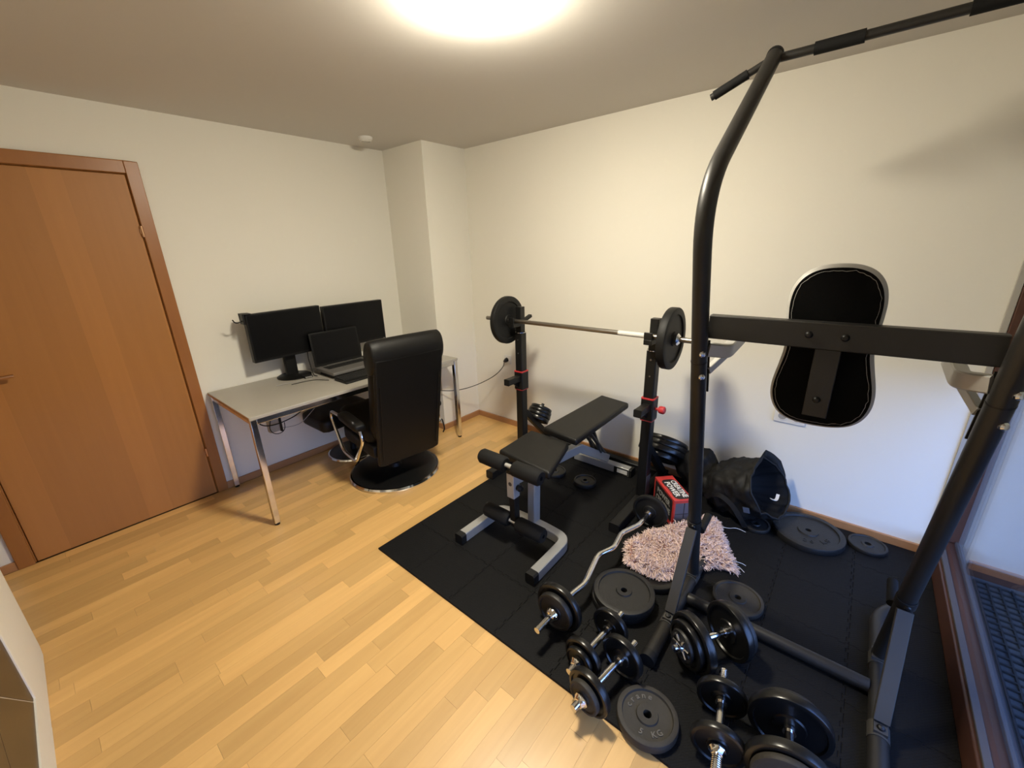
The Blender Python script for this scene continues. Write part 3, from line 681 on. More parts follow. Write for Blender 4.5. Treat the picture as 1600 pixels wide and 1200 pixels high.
# ================================================================== SQUAT RACK
RX = -0.47
RYL, RYR = -1.461, -2.45
rk = thing('squat_rack', 'black adjustable squat rack with red trimmed sleeves holding the barbell', 'squat rack', (RX, (RYL + RYR) / 2, G))
for yy in (RYL, RYR):
    part('base_rail', MB().bar([(-0.85, yy, G + 0.030), (-0.075, yy, G + 0.030)], 0.06, 0.058, up=(0, 0, 1), ch=0.004), 'rackblk', rk, smooth=20)
    part('end_cap', MB().bar([(-0.866, yy, G + 0.031), (-0.8501, yy, G + 0.031)], 0.064, 0.062, up=(0, 0, 1), ch=0.006), 'rubber', rk, smooth=20)
    part('upright', MB().bar([(RX, yy, G + 0.0592), (RX, yy, 1.03)], 0.062, 0.062, up=(1, 0, 0), ch=0.005), 'rackblk', rk, smooth=20)
    part('inner_post', MB().bar([(RX, yy, 1.0301), (RX, yy, 1.215)], 0.050, 0.050, up=(1, 0, 0), ch=0.004), 'rackblk', rk, smooth=20)
    part('sleeve', MB().bar([(RX, yy, 0.604), (RX, yy, 0.736)], 0.078, 0.078, up=(1, 0, 0), ch=0.005), 'rackblk', rk, smooth=20)
    part('red_trim', MB().bar([(RX, yy, 0.7361), (RX, yy, 0.744)], 0.080, 0.080, up=(1, 0, 0), ch=0.005), 'red', rk, smooth=20, label='thin red plastic trim ring')
    part('red_trim', MB().bar([(RX, yy, 0.597), (RX, yy, 0.6039)], 0.074, 0.074, up=(1, 0, 0), ch=0.005), 'red', rk, smooth=20, label='thin red plastic trim ring')
    part('spotter_arm', MB().bar([(RX - 0.0395, yy, 0.690), (RX - 0.165, yy, 0.690)], 0.046, 0.044, up=(0, 0, 1), ch=0.003).hexa([(RX - 0.04, yy - 0.004, 0.62), (RX - 0.04, yy + 0.004, 0.62), (RX - 0.042, yy + 0.004, 0.67), (RX - 0.042, yy - 0.004, 0.67)], [(RX - 0.041, yy - 0.004, 0.62), (RX - 0.041, yy + 0.004, 0.62), (RX - 0.11, yy + 0.004, 0.669), (RX - 0.11, yy - 0.004, 0.669)]), 'rackblk', rk, smooth=20)
    part('spotter_cap', MB().bar([(RX - 0.1651, yy, 0.690), (RX - 0.172, yy, 0.690)], 0.048, 0.047, up=(0, 0, 1), ch=0.004), 'rubber', rk, smooth=20)
    part('bar_cup', MB().box((RX - 0.105, yy - 0.024, 1.080), (RX - 0.0255, yy + 0.024, 1.110)).box((RX - 0.105, yy - 0.024, 1.1101), (RX - 0.092, yy + 0.024, 1.150)), 'rackblk', rk, bevel=0.003)
    part('safety_hook', MB().bar([(RX + 0.0255, yy - 0.0, 1.105), (RX + 0.12, yy - 0.0, 1.135)], 0.030, 0.022, up=(0, 0, 1), ch=0.003), 'rackblk', rk, smooth=20)
    part('lock_ring', MB().lathe([(0.036, 0), (0.039, 0), (0.039, 0.004), (0.036, 0.004)], 24, M.Translation((RX, yy, 1.0305))), 'chrome', rk, label='thin chrome lock ring')
    part('pin', MB().tube([(RX - 0.0312, yy, 0.98), (RX - 0.036, yy, 0.98)], 0.006, 10).tube([(RX - 0.0312, yy, 0.88), (RX - 0.033, yy, 0.88)], 0.005, 10), 'steel', rk)
    # diagonal with a peg for plates
    part('diagonal_brace', MB().bar([(RX + 0.031, yy, 0.40), (-0.12, yy, G + 0.060)], 0.045, 0.045, up=(0, 1, 0), ch=0.003), 'rackblk', rk, smooth=20)
    part('gusset', MB().box((RX - 0.034, yy - 0.0338, G + 0.06), (RX + 0.034, yy - 0.0312, G + 0.21)), 'brace', rk, bevel=0.001)
part('rear_beam', MB().bar([(-0.11, RYL - 0.0305, G + 0.030), (-0.11, RYR + 0.0305, G + 0.030)], 0.058, 0.056, up=(0, 0, 1), ch=0.004), 'rackblk', rk, smooth=20)
kn = MB().lathe([(0.0001, 0), (0.009, 0), (0.009, 0.018), (0.019, 0.022), (0.023, 0.030), (0.023, 0.052), (0.017, 0.058), (0.0001, 0.058)], 16, align((RX, RYR - 0.0395, 0.676), (0, -1, 0)), closed=False)
part('locking_knob', kn, 'red', rk, label='red plastic locking knob')
# pegs + stacked plates: pegs stand on the diagonals
pdir = V((0.62, 0, 0.785)).normalized()
def stack(yy, base, specs, names, peglen):
    part('plate_peg', MB().tube([base, base + pdir * peglen], 0.0125, 12), 'rackblk', rk)
    h = 0.028; q = pdir.to_track_quat('Z', 'Y').to_matrix().to_4x4()
    for (r_, t_), lb in zip(specs, names):
        plate(lb, base + pdir * h, r_, t_, 'irongloss', tilt=q, group=None, rim=0.22, hubr=0.42, rec=0.12)
        h += t_ + 0.0015
bL = V((-0.30, RYL + 0.0, 0.25)); bR = V((-0.222, RYR - 0.0, 0.185))
stack(RYL, bL, [(0.095, 0.032), (0.098, 0.030), (0.095, 0.027), (0.088, 0.024)],
      ['black plate, lowest on the peg behind the left rack upright', 'black plate, second from below on the left rack peg', 'black plate, third from below on the left rack peg', 'black plate, topmost on the peg behind the left rack upright'], 0.175)
stack(RYR, bR, [(0.120, 0.036), (0.158, 0.036), (0.160, 0.034), (0.155, 0.030)],
      ['black plate, lowest on the peg behind the right rack upright', 'black plate, second from below on the right rack peg', 'black plate, third from below on the right rack peg', 'black plate, topmost on the peg behind the right rack upright'], 0.18)

# ---- barbell
BX, BZ = RX - 0.072, 1.1255
bb = thing('barbell', 'chrome barbell with a large black plate at each end on rack', 'barbell', (BX, -1.96, BZ))
part('bar', MB().tube([(BX, -1.205, BZ), (BX, -2.715, BZ)], 0.0145, 16), 'steel', bb)
part('bar_label', MB().tube([(BX, -2.26, BZ), (BX, -2.42, BZ)], 0.0150, 16, cap=False), 'label', bb, label='white sticker band on the bar')
for (yy, d_) in ((-1.421, 1), (-2.545, -1)):
    X = align((BX, yy, BZ), (0, d_, 0))
    mb = MB(); pm = plate_mb(0.168, 0.036 if d_ > 0 else 0.044, rim=0.22, hubr=0.22, rec=0.2); mb.add(pm.v, pm.f, X)
    part('bumper_plate', mb, 'rubber', bb, smooth=30)
    part('star_nut', MB().lathe([(0.0146, 0.0445), (0.034, 0.0465), (0.034, 0.058), (0.022, 0.068), (0.0146, 0.070)], 8, X), 'chrome', bb)

# ================================================================== WEIGHT BENCH
BY = -2.055
bn = thing('weight_bench', 'black padded weight bench with silver frame and foam leg rollers', 'weight bench', (-0.85, BY, G))
def slab(q, z0, z1): return MB().hexa([(x, y_, z0) for x, y_ in q], [(x, y_, z1) for x, y_ in q])
part('seat_pad', slab([(-1.225, -2.245), (-0.862, -2.135), (-0.852, -1.842), (-1.19, -1.858)], 0.455, 0.505), 'padvinyl', bn, bevel=0.017, seg=4, smooth=50)
part('backrest_pad', slab([(-0.865, -2.185), (-0.125, -2.172), (-0.085, -1.930), (-0.832, -1.918)], 0.49, 0.535), 'padvinyl', bn, bevel=0.015, seg=4, smooth=50)
part('seat_board', slab([(-1.19, -2.20), (-0.90, -2.11), (-0.89, -1.87), (-1.16, -1.89)], 0.440, 0.4549), 'rackblk', bn)
part('backrest_bracket', MB().box((-0.80, -2.10, 0.465), (-0.45, -2.07, 0.4899)).box((-0.80, -2.04, 0.465), (-0.45, -2.01, 0.4899)), 'rackblk', bn, bevel=0.002)
part('spine', MB().bar([(-1.13, BY, 0.415), (-0.62, BY, 0.345), (-0.215, BY, 0.095)], 0.055, 0.06, up=(0, 0, 1), ch=0.004), 'silver', bn, smooth=20)
part('front_post', MB().bar([(-1.115, BY, G + 0.058), (-1.105, BY, 0.439)], 0.05, 0.06, up=(1, 0, 0), ch=0.004), 'silver', bn, smooth=20)
ladder = MB()
for yy in (-2.083, -2.027):
    ladder.bar([(-0.56, yy, 0.464), (-0.30, yy, 0.185)], 0.010, 0.032, up=(0, 1, 0))
    ladder.bar([(-0.50, yy, 0.464), (-0.36, yy, 0.21)], 0.010, 0.026, up=(0, 1, 0))
part('support_strut', ladder, 'brace', bn)
part('rear_foot', MB().bar([(-0.215, -1.80, G + 0.031), (-0.215, -2.255, G + 0.031)], 0.06, 0.06, up=(0, 0, 1), ch=0.004), 'silver', bn, smooth=20)
for a_, b_ in ((-1.785, -1.7999), (-2.2551, -2.275)):
    part('rear_cap', MB().bar([(-0.215, a_, G + 0.032), (-0.215, b_, G + 0.032)], 0.064, 0.064, up=(0, 0, 1), ch=0.006), 'rubber', bn, smooth=20)
part('label_border', MB().box((-0.2460, -2.252, G + 0.006), (-0.2452, -2.140, G + 0.056)), 'rackblk', bn, smooth=0)
part('frame_label', MB().box((-0.2468, -2.245, G + 0.014), (-0.2461, -2.165, G + 0.046)), 'label', bn, smooth=0, label='white sticker on the rear foot')
# front U foot
ft = fillet([(-1.455, -1.800, G + 0.031), (-1.30, -1.800, G + 0.031), (-1.13, -1.805, G + 0.031), (-1.115, -1.95, G + 0.031), (-1.115, -2.16, G + 0.031), (-1.13, -2.295, G + 0.031), (-1.30, -2.30, G + 0.031), (-1.440, -2.302, G + 0.031)], 0.14, 8)
part('front_foot', MB().bar(ft, 0.052, 0.060, up=(0, 0, 1), ch=0.004), 'silver', bn, smooth=25)
part('foot_cap', MB().bar([(-1.4551, -1.800, G + 0.031), (-1.492, -1.800, G + 0.031)], 0.057, 0.0625, up=(0, 0, 1), ch=0.008), 'rubber', bn, smooth=20)
part('foot_cap', MB().bar([(-1.4401, -2.302, G + 0.031), (-1.480, -2.302, G + 0.031)], 0.057, 0.0625, up=(0, 0, 1), ch=0.008), 'rubber', bn, smooth=20)
# leg curl
part('curl_hinge_post', MB().bar([(-1.295, BY, 0.475), (-1.295, BY, 0.330)], 0.050, 0.052, up=(1, 0, 0), ch=0.003).bar([(-1.27, BY, 0.425), (-1.13, BY, 0.415)], 0.045, 0.05, up=(0, 0, 1), ch=0.003), 'silver', bn, smooth=20)
part('post_cap', MB().bar([(-1.295, BY, 0.4751), (-1.295, BY, 0.495)], 0.053, 0.055, up=(1, 0, 0), ch=0.004), 'rubber', bn, smooth=20)
part('curl_arm', MB().bar([(-1.292, BY, 0.3299), (-1.285, BY, 0.135)], 0.040, 0.042, up=(1, 0, 0), ch=0.003), 'rackblk', bn, smooth=20)
part('curl_knob', MB().lathe([(0.0001, 0), (0.016, 0), (0.02, 0.02), (0.012, 0.032), (0.0001, 0.032)], 14, align((-1.29, BY - 0.026, 0.39), (0, -1, 0)), closed=False), 'plastic', bn)
part('emblem', MB().lathe([(0.0001, 0), (0.013, 0), (0.013, 0.001), (0.0001, 0.001)], 6, align((-1.3201, BY, 0.415), (-1, 0, 0)), closed=False), 'brace', bn, smooth=0)
def rollers(xc, zc, hw, r_):
    part('roller_axle', MB().tube([(xc, BY + hw - 0.014, zc), (xc, BY - hw + 0.014, zc)], 0.0115, 12), 'palegrey', bn)
    for s_ in (-1, 1):
        y0, y1 = BY + s_ * 0.028, BY + s_ * hw
        part('foam_roller', MB().lathe([(0.012, 0.0), (r_ * 0.8, 0.0), (r_, 0.010), (r_ * 1.01, abs(y1 - y0) * 0.5), (r_, abs(y1 - y0) - 0.012), (r_ * 0.82, abs(y1 - y0)), (0.012, abs(y1 - y0))], 24, align((xc, y0, zc), (0, s_, 0))), 'grip', bn, smooth=50)
rollers(-1.318, 0.522, 0.205, 0.042)
rollers(-1.300, 0.165, 0.205, 0.042)

# ================================================================== POWER TOWER
YL, YR = -2.925, -3.628
tw = thing('power_tower', 'dark grey steel pull up and dip tower with padded backrest', 'power tower', (-1.1, (YL + YR) / 2, G))
def px(z): return -0.945 - 0.285 * z
TR = 0.0265
for yy, s_ in ((YL, 1), (YR, -1)):
    part('base_tube', MB().tube(fillet([(-1.49, yy, G + 0.0285), (-0.70, yy, G + 0.0285), (-0.60, yy + s_ * 0.06, G + 0.0285), (-0.58, yy + s_ * 0.10, G + 0.0285)], 0.07), 0.028, 18), 'tower', tw, smooth=50)
    part('end_cap', MB().tube([(-1.525, yy, G + 0.030), (-1.4901, yy, G + 0.030)], 0.0305, 18), 'rubber', tw, smooth=50)
    part('post', MB().tube(fillet([(px(0.045), yy, 0.06), (px(0.9), yy, 0.9), (px(1.755), yy, 1.755), (-0.81, yy, 2.238)], 0.17, 10), TR, 20), 'tower', tw, smooth=50)
    part('post_top_cap', MB().lathe([(0.0001, 0.012), (0.014, 0.010), (0.0275, 0.0), (0.0275, -0.012), (0.0001, -0.012)], 20, align((-0.80, yy, 2.247), (0.645, 0, 0.52)), closed=False), 'rubber', tw)
    part('joint_seam', MB().lathe([(0.0266, -0.002), (0.0275, -0.002), (0.0275, 0.002), (0.0266, 0.002)], 20, align((px(1.225), yy, 1.225), (-0.285, 0, 1))), 'rackblk', tw)
    for z_ in (1.262, 1.175):
        part('bolt', MB().lathe([(0.0001, 0.010), (0.007, 0.009), (0.011, 0.004), (0.011, -0.004), (0.0001, -0.004)], 10, align((px(z_) - 0.021, yy - 0.0155, z_ - 0.004), (-0.80, -0.6, 0)), closed=False), 'chrome', tw, label='chrome bolt head')
    # flat brace from post down to the base tube
    part('brace', MB().bar([(px(0.40) - 0.036, yy, 0.405), (-1.275, yy, G + 0.070)], 0.024, 0.044, up=(0, 1, 0), ch=0.002), 'brace', tw, smooth=20)
    part('clamp', MB().tube([(-1.325, yy, G + 0.0286), (-1.265, yy, G + 0.0286)], 0.0305, 18).cbox((-1.290, yy, G + 0.060), (0.055, 0.036, 0.012)), 'brace', tw, smooth=40)
    part('clamp_bolt', MB().lathe([(0.0001, 0.012), (0.008, 0.010), (0.012, 0.0), (0.0001, 0.0)], 10, align((-1.300, yy, G + 0.0661), (-0.4, 0, 1)), closed=False), 'rackblk', tw)
    part('clamp', MB().tube([(-1.00, yy, G + 0.0286), (-0.935, yy, G + 0.0286)], 0.0305, 18).cbox((-0.965, yy, G + 0.058), (0.060, 0.050, 0.014)), 'brace', tw, smooth=40)
    part('post_clamp', MB().lathe([(0.0268, -0.02), (0.030, -0.02), (0.030, 0.016), (0.0268, 0.016)], 20, align((px(0.425), yy, 0.425), (-0.285, 0, 1))), 'tower', tw)
    part('post_bolt', MB().lathe([(0.0001, 0.008), (0.008, 0.006), (0.010, 0.0), (0.0001, 0.0)], 10, align((px(0.425) - 0.030, yy - 0.004, 0.418), (-1, 0, -0.2)), closed=False), 'rackblk', tw)
    yi = yy - s_ * 0.025
    part('push_up_handle', MB().tube([(px(0.385) + 0.02, yi, 0.370), (-0.925, yi, 0.388)], 0.0165, 14), 'grip', tw, smooth=50)
    # grey dip arm stub
    z0 = 1.272
    part('dip_arm_bracket', MB().bar(fillet([(px(z0) + 0.02, yy - s_ * 0.02, z0 - 0.004), (-1.245, yy - s_ * 0.072, z0 - 0.012), (-1.10, yy - s_ * 0.080, z0 + 0.012)], 0.02, 4), 0.034, 0.046, up=(0, 0, 1), ch=0.004), 'palegrey', tw, smooth=20, label='light grey dip arm bracket')
    part('dip_arm_strut', MB().bar([(-1.13, yy - s_ * 0.072, z0 - 0.014), (px(1.19) + 0.028, yy - s_ * 0.022, 1.185)], 0.020, 0.026, up=(0, 0, 1), ch=0.002), 'palegrey', tw, smooth=20)
    part('dip_arm_plate', MB().bar([(px(1.31) + 0.028, yy - s_ * 0.012, 1.30), (px(1.10) + 0.028, yy - s_ * 0.012, 1.10)], 0.030, 0.006, up=(1, 0, 0)), 'rackblk', tw, smooth=20)
part('floor_crossbar', MB().tube([(-1.110, YL - 0.027, G + 0.030), (-1.110, YR + 0.027, G + 0.030)], 0.0255, 18), 'tower', tw, smooth=50)
# backrest crossbar and pad
cb0, cb1 = V((-1.278, YL - 0.018, 1.3475)), V((-1.278, YR + 0.02, 1.352))
part('backrest_crossbar', MB().bar([cb0, cb1], 0.040, 0.078, up=(0, 0, 1), ch=0.003), 'tower', tw, smooth=20)
for yy in (-3.221, -3.306):
    part('bolt', MB().lathe([(0.0001, 0.009), (0.006, 0.008), (0.010, 0.003), (0.011, -0.002), (0.0001, -0.002)], 12, align((-1.2985, yy, 1.351), (-1, 0, 0)), closed=False), 'rackblk', tw)
part('pad_upright', MB().box((-1.289, -3.304, 1.100), (-1.258, -3.242, 1.3105)), 'tower', tw, bevel=0.002)
part('bolt', MB().lathe([(0.0001, 0.009), (0.006, 0.008), (0.010, 0.003), (0.011, -0.002), (0.0001, -0.002)], 12, align((-1.2895, -3.271, 1.155), (-1, 0, 0)), closed=False), 'rackblk', tw)
# pad outline (y, z) : wider below, rounded ends
PO = [(0.0, 0.240), (0.045, 0.236), (0.080, 0.218), (0.103, 0.185), (0.112, 0.14), (0.110, 0.09), (0.104, 0.03), (0.103, -0.01), (0.113, -0.06), (0.126, -0.12), (0.126, -0.165), (0.112, -0.205), (0.085, -0.232), (0.045, -0.244), (0.0, -0.246)]
outl = [V((a, b, 0)) for a, b in PO] + [V((-a, b, 0)) for a, b in reversed(PO[1:-1])]
outl = outl + [outl[0]]
def closed_smooth(p, it=2):
    p = p[:-1]
    for _ in range(it):
        q = []
        for a, b in zip(p, p[1:] + p[:1]): q += [a * 0.75 + b * 0.25, a * 0.25 + b * 0.75]
        p = q
    return p
ol = closed_smooth(outl)
pc = V((-1.258, -3.268, 1.305))
lean = M.Rotation(R(-2.0), 4, 'X')
n = len(ol)
def ring(scale_in, xo, jag=0.0):
    out = []
    for i, p in enumerate(ol):
        c = V((0, p.y * 0.55, 0)); d = (p - c); L_ = d.length; d.normalize()
        q = p - d * scale_in
        if jag: q -= d * jag * (0.5 + 0.5 * noise.noise(V((i * 0.63, 3.1, 0)))) * 1.6
        out.append(pc + lean @ V((xo, q.x, q.y)))
    return out
rings = [ring(0.008, 0.0005, 0.006), ring(0.002, 0.004), ring(-0.005, 0.016), ring(-0.006, 0.036), ring(0.004, 0.054), ring(0.03, 0.064), ring(0.07, 0.067)]
mb = MB(); mb.v = [p for r_ in rings for p in r_]
for a in range(len(rings) - 1):
    for i in range(n): mb.f.append((a * n + i, a * n + (i + 1) % n, (a + 1) * n + (i + 1) % n, (a + 1) * n + i))
mb.f.append(tuple((len(rings) - 1) * n + i for i in range(n)))
part('backrest_pad', mb, 'vinylgrey', tw, smooth=60, label='light grey vinyl pad wrapped over the board')
r0 = ring(0.004, 0.0008); r1 = ring(0.004, 0.02)
mb = MB(); mb.v = r0 + r1; mb.f = [tuple(range(n)), tuple(range(n, 2 * n))] + [(i, (i + 1) % n, n + (i + 1) % n, n + i) for i in range(n)]
part('backing_board', mb, 'wood_pad', tw, smooth=0, label='black board on the back of the pad')
# pull up bar
PB = V((-0.815, 0, 2.228))
part('pull_up_bar', MB().tube([(PB.x, YL - 0.02, PB.z), (PB.x, YR + 0.02, PB.z)], 0.0145, 14), 'tower', tw, smooth=50)
for (a, b) in ((-3.045, -3.178), (-3.41, -3.555)):
    part('foam_grip', MB().tube([(PB.x, a, PB.z), (PB.x, b, PB.z)], 0.0195, 16), 'grip', tw, smooth=50)
for yy, s_ in ((YL, 1), (YR, -1)):
    a = V((PB.x + 0.0, yy + s_ * 0.02, PB.z - 0.003)); b = V((PB.x - 0.01, yy + s_ * 0.198, PB.z - 0.078))
    d = (b - a).normalized()
    part('side_handle', MB().tube([a, b], 0.0125, 14), 'tower', tw, smooth=50)
    part('foam_grip', MB().tube([a + d * 0.062, b - d * 0.012], 0.0165, 16), 'grip', tw, smooth=50)

# ================================================================== EZ BAR
ez = thing('ez_curl_bar', 'chrome zigzag curl bar with black plates leaning on the mat', 'curl bar', (-1.2, -2.56, G))
zc = G + 0.112
ezp = [(-1.745, -2.545, zc), (-1.50, -2.556, zc), (-1.405, -2.570, zc - 0.004), (-1.215, -2.534, zc + 0.012), (-1.115, -2.572, zc + 0.012), (-0.985, -2.550, zc + 0.008), (-0.845, -2.592, zc), (-0.60, -2.592, zc)]
part('bar', MB().tube(fillet(ezp, 0.025, 5), 0.0135, 16), 'chrome', ez, smooth=50)
zd = V((-1, 0.04, 0)).normalized()
def on_bar(owner, c, d, r_, t_, m, name='plate', **kw):
    pm = plate_mb(r_, t_, **kw); mb = MB().add(pm.v, pm.f, align(c, d)); return part(name, mb, m, owner, smooth=30)
on_bar(ez, (-1.575, -2.551, zc), zd, 0.111, 0.028, 'irongloss')
on_bar(ez, (-1.606, -2.550, zc), zd, 0.085, 0.026, 'iron', hubr=0.4)
part('lock_collar', MB().lathe([(0.0137, 0.0), (0.032, 0.002), (0.032, 0.010), (0.022, 0.024), (0.0137, 0.026)], 10, align((-1.634, -2.549, zc), zd)), 'chrome', ez)
part('inner_collar', MB().lathe([(0.0137, 0.0), (0.021, 0.0), (0.021, 0.018), (0.0137, 0.018)], 20, align((-1.556, -2.553, zc), zd)), 'chrome', ez)
on_bar(ez, (-0.705, -2.592, zc), (1, 0, 0), 0.102, 0.028, 'rubber', hubr=0.35)
part('inner_collar', MB().lathe([(0.0137, 0.0), (0.021, 0.0), (0.021, 0.018), (0.0137, 0.018)], 20, align((-0.725, -2.592, zc), (1, 0, 0))), 'chrome', ez)

# ================================================================== DUMBBELLS
def dumbbell(label, pa, pb_, r_, specsA, specsB, star=False, hr=0.0135, thread=False):
    """pa = far end, pb_ = near end of the bar; specs = (distance from centre, r, t, material) for each side"""
    pa, pb_ = V(pa), V(pb_); c = (pa + pb_) / 2; d = (pb_ - pa); L_ = d.length; d.normalize()
    X = alignx(c, d)
    o = thing('dumbbell', label, 'dumbbell', X=X)
    part('handle', MB().tube([(-L_ / 2, 0, 0), (L_ / 2, 0, 0)], hr, 18), 'chrome', o, True, smooth=50)
    for sgn, specs in ((-1, specsA), (1, specsB)):
        first = min(s_[0] for s_ in specs); last = max(s_[0] + s_[2] for s_ in specs)
        for (x0, rr, tt, m) in specs:
            pm = plate_mb(rr, tt, hubr=0.38); part('plate', MB().add(pm.v, pm.f, align((sgn * x0, 0, 0), (sgn, 0, 0))), m, o, True, smooth=30)
        part('inner_collar', MB().lathe([(hr + 0.0002, 0), (hr + 0.006, 0), (hr + 0.006, 0.012), (hr + 0.0002, 0.012)], 20, align((sgn * (first - 0.0125), 0, 0), (sgn, 0, 0))), 'chrome', o, True)
        if star and sgn == 1:
            part('lock_disc', MB().lathe([(hr + 0.0002, 0.0), (0.058, 0.0), (0.061, 0.006), (0.058, 0.014), (0.050, 0.014), (0.046, 0.008), (0.026, 0.008), (hr + 0.0002, 0.012)], 40, align((sgn * last + 0.001, 0, 0), (sgn, 0, 0))), 'iron', o, True, label='grey disc with cast spokes')
            for k in range(6):
                a = R(60 * k + 12); part('star_arm', MB().bar([(last + 0.0145, 0.014 * math.cos(a), 0.014 * math.sin(a)), (last + 0.0145, 0.044 * math.cos(a), 0.044 * math.sin(a))], 0.013, 0.010, up=(1, 0, 0), ch=0.003), 'chrome', o, True)
            part('star_nut', MB().lathe([(hr + 0.0002, 0.009), (0.022, 0.010), (0.020, 0.030), (hr + 0.0002, 0.034)], 6, align((last, 0, 0), (sgn, 0, 0))), 'chrome', o, True)
        else:
            part('star_nut', MB().lathe([(hr + 0.0002, 0.001), (0.026, 0.003), (0.028, 0.009), (0.024, 0.013), (0.018, 0.024), (hr + 0.0002, 0.026)], 8, align((sgn * last, 0, 0), (sgn, 0, 0))), 'chrome', o, True)
        if thread:
            th = MB()
            for k in range(14):
                xx = sgn * (last + 0.030 + k * 0.0062)
                if abs(xx) > L_ / 2 - 0.003: break
                th.lathe([(hr, -0.0016), (hr + 0.0016, 0.0), (hr, 0.0016)], 16, align((xx, 0, 0), (sgn, 0, 0)))
            if th.v: part('thread', th, 'chrome', o, True)
    return o
rA = 0.080
dumbbell('small black dumbbell beside the curl bar end, its near half tucked behind another', (-1.425, -2.767, G + rA), (-1.79, -2.729, G + rA), rA,
         [(0.083, rA, 0.026, 'irongloss')], [(0.083, rA, 0.026, 'irongloss'), (0.1105, 0.058, 0.020, 'irongloss')])
rB = 0.086
dumbbell('small dumbbell with rusty outer disc overhanging mat edge beside the worn grey plate', (-1.525, -2.874, G + rB), (-1.895, -2.812, G + rB), rB,
         [(0.085, rB, 0.030, 'irongloss')], [(0.085, rB, 0.030, 'irongloss'), (0.1165, 0.062, 0.022, 'ironworn')])
rC = 0.113
dumbbell('heavy dumbbell with chrome star lock beside the tower foot tube', (-1.185, -3.205, G + rC), (-1.478, -3.008, G + rC), rC,
         [(0.070, rC, 0.032, 'irongloss'), (0.1035, 0.1, 0.024, 'iron')], [(0.070, rC, 0.034, 'irongloss'), (0.1055, 0.09, 0.024, 'irongloss')], star=True)
rD = 0.082
dumbbell('dumbbell with long threaded bar ends at bottom right of the worn plate', (-1.425, -3.178, G + rD), (-1.80, -3.246, G + rD), rD,
         [(0.070, rD, 0.026, 'irongloss')], [(0.070, rD, 0.026, 'irongloss')], thread=True)
rE = 0.118
dumbbell('largest dumbbell at the bottom edge, thick black plates, beside the threaded one', (-1.43, -3.380, G + rE), (-1.76, -3.424, G + rE), rE,
         [(0.062, rE, 0.034, 'irongloss'), (0.0975, 0.10, 0.022, 'iron')], [(0.062, rE, 0.034, 'irongloss'), (0.0975, 0.10, 0.022, 'ironworn')])

# ================================================================== CREATINE BOX
bx = thing('supplement_box', 'red and black cardboard box printed POWER CREATINE behind pink rug', 'box', (-0.475, -2.630, G), math.atan2(0.190, 0.190))
# local x = long axis (away from the camera), y = to the left
bl, bw, bh = 0.27, 0.115, 0.185
bx.matrix_world = M.Translation((-0.478, -2.645, G)) @ M.Rotation(math.atan2(0.189, 0.190), 4, 'Z'); ROOT[bx.name] = bx.matrix_world.copy()
part('carton', MB().box((-bl / 2, -bw / 2, 0), (bl / 2, bw / 2, bh)), 'cardred', bx, True, bevel=0.002)
part('top_panel', MB().prism([(x, y_) for x, y_ in rrect(0.215, 0.092, 0.03)], bh, bh + 0.0006, M.Translation((-0.015, -0.004, 0))), 'cardblk', bx, True, smooth=0)
part('side_panel', MB().prism(rrect(0.235, 0.145, 0.012), 0, 0.0006, M.Translation((0, bw / 2, 0.10)) @ M.Rotation(R(-90), 4, 'X')), 'cardblk', bx, True, smooth=0)
part('front_panel', MB().box((-bl / 2 - 0.0006, -0.052, 0.012), (-bl / 2, 0.047, bh - 0.02)), 'cardgrey', bx, True, smooth=0)
part('front_panel_rule', MB().box((-bl / 2 - 0.0012, -0.008, 0.012), (-bl / 2 - 0.0007, -0.004, bh - 0.02)).box((-bl / 2 - 0.0012, -0.052, 0.09), (-bl / 2 - 0.0007, 0.047, 0.094)), 'cardblk', bx, True, smooth=0)
TT = M.Rotation(R(180), 4, 'Z')
words('lettering', 'POWER', 0.046, M.Translation((-0.015, 0.015, bh + 0.0009)) @ TT, 'ink', bx, bold=0.0012)
words('lettering', 'CREATINE', 0.046, M.Translation((-0.015, -0.027, bh + 0.0009)) @ TT @ M.Scale(0.86, 4, (1, 0, 0)), 'ink', bx, bold=0.0012)
part('red_rule', MB().box((-0.07, 0.037, bh + 0.0007), (0.02, 0.041, bh + 0.001)), 'cardred', bx, True, smooth=0)
SS = M.Translation((0, bw / 2 + 0.0009, 0.10)) @ M.Rotation(R(90), 4, 'X') @ M.Scale(-1, 4, (1, 0, 0)) @ M.Scale(1, 4, (0, 0, 1))
SS = M.Translation((0, bw / 2 + 0.0009, 0.10)) @ M(((-1, 0, 0), (0, 0, 1), (0, 1, 0))).to_4x4()
words('lettering', 'POWER', 0.050, SS @ M.Translation((0, 0.026, 0)), 'inkgrey', bx, bold=0.001)
words('lettering', 'CREATINE', 0.050, SS @ M.Translation((0, -0.026, 0)) @ M.Scale(0.84, 4, (1, 0, 0)), 'inkgrey', bx, bold=0.001)

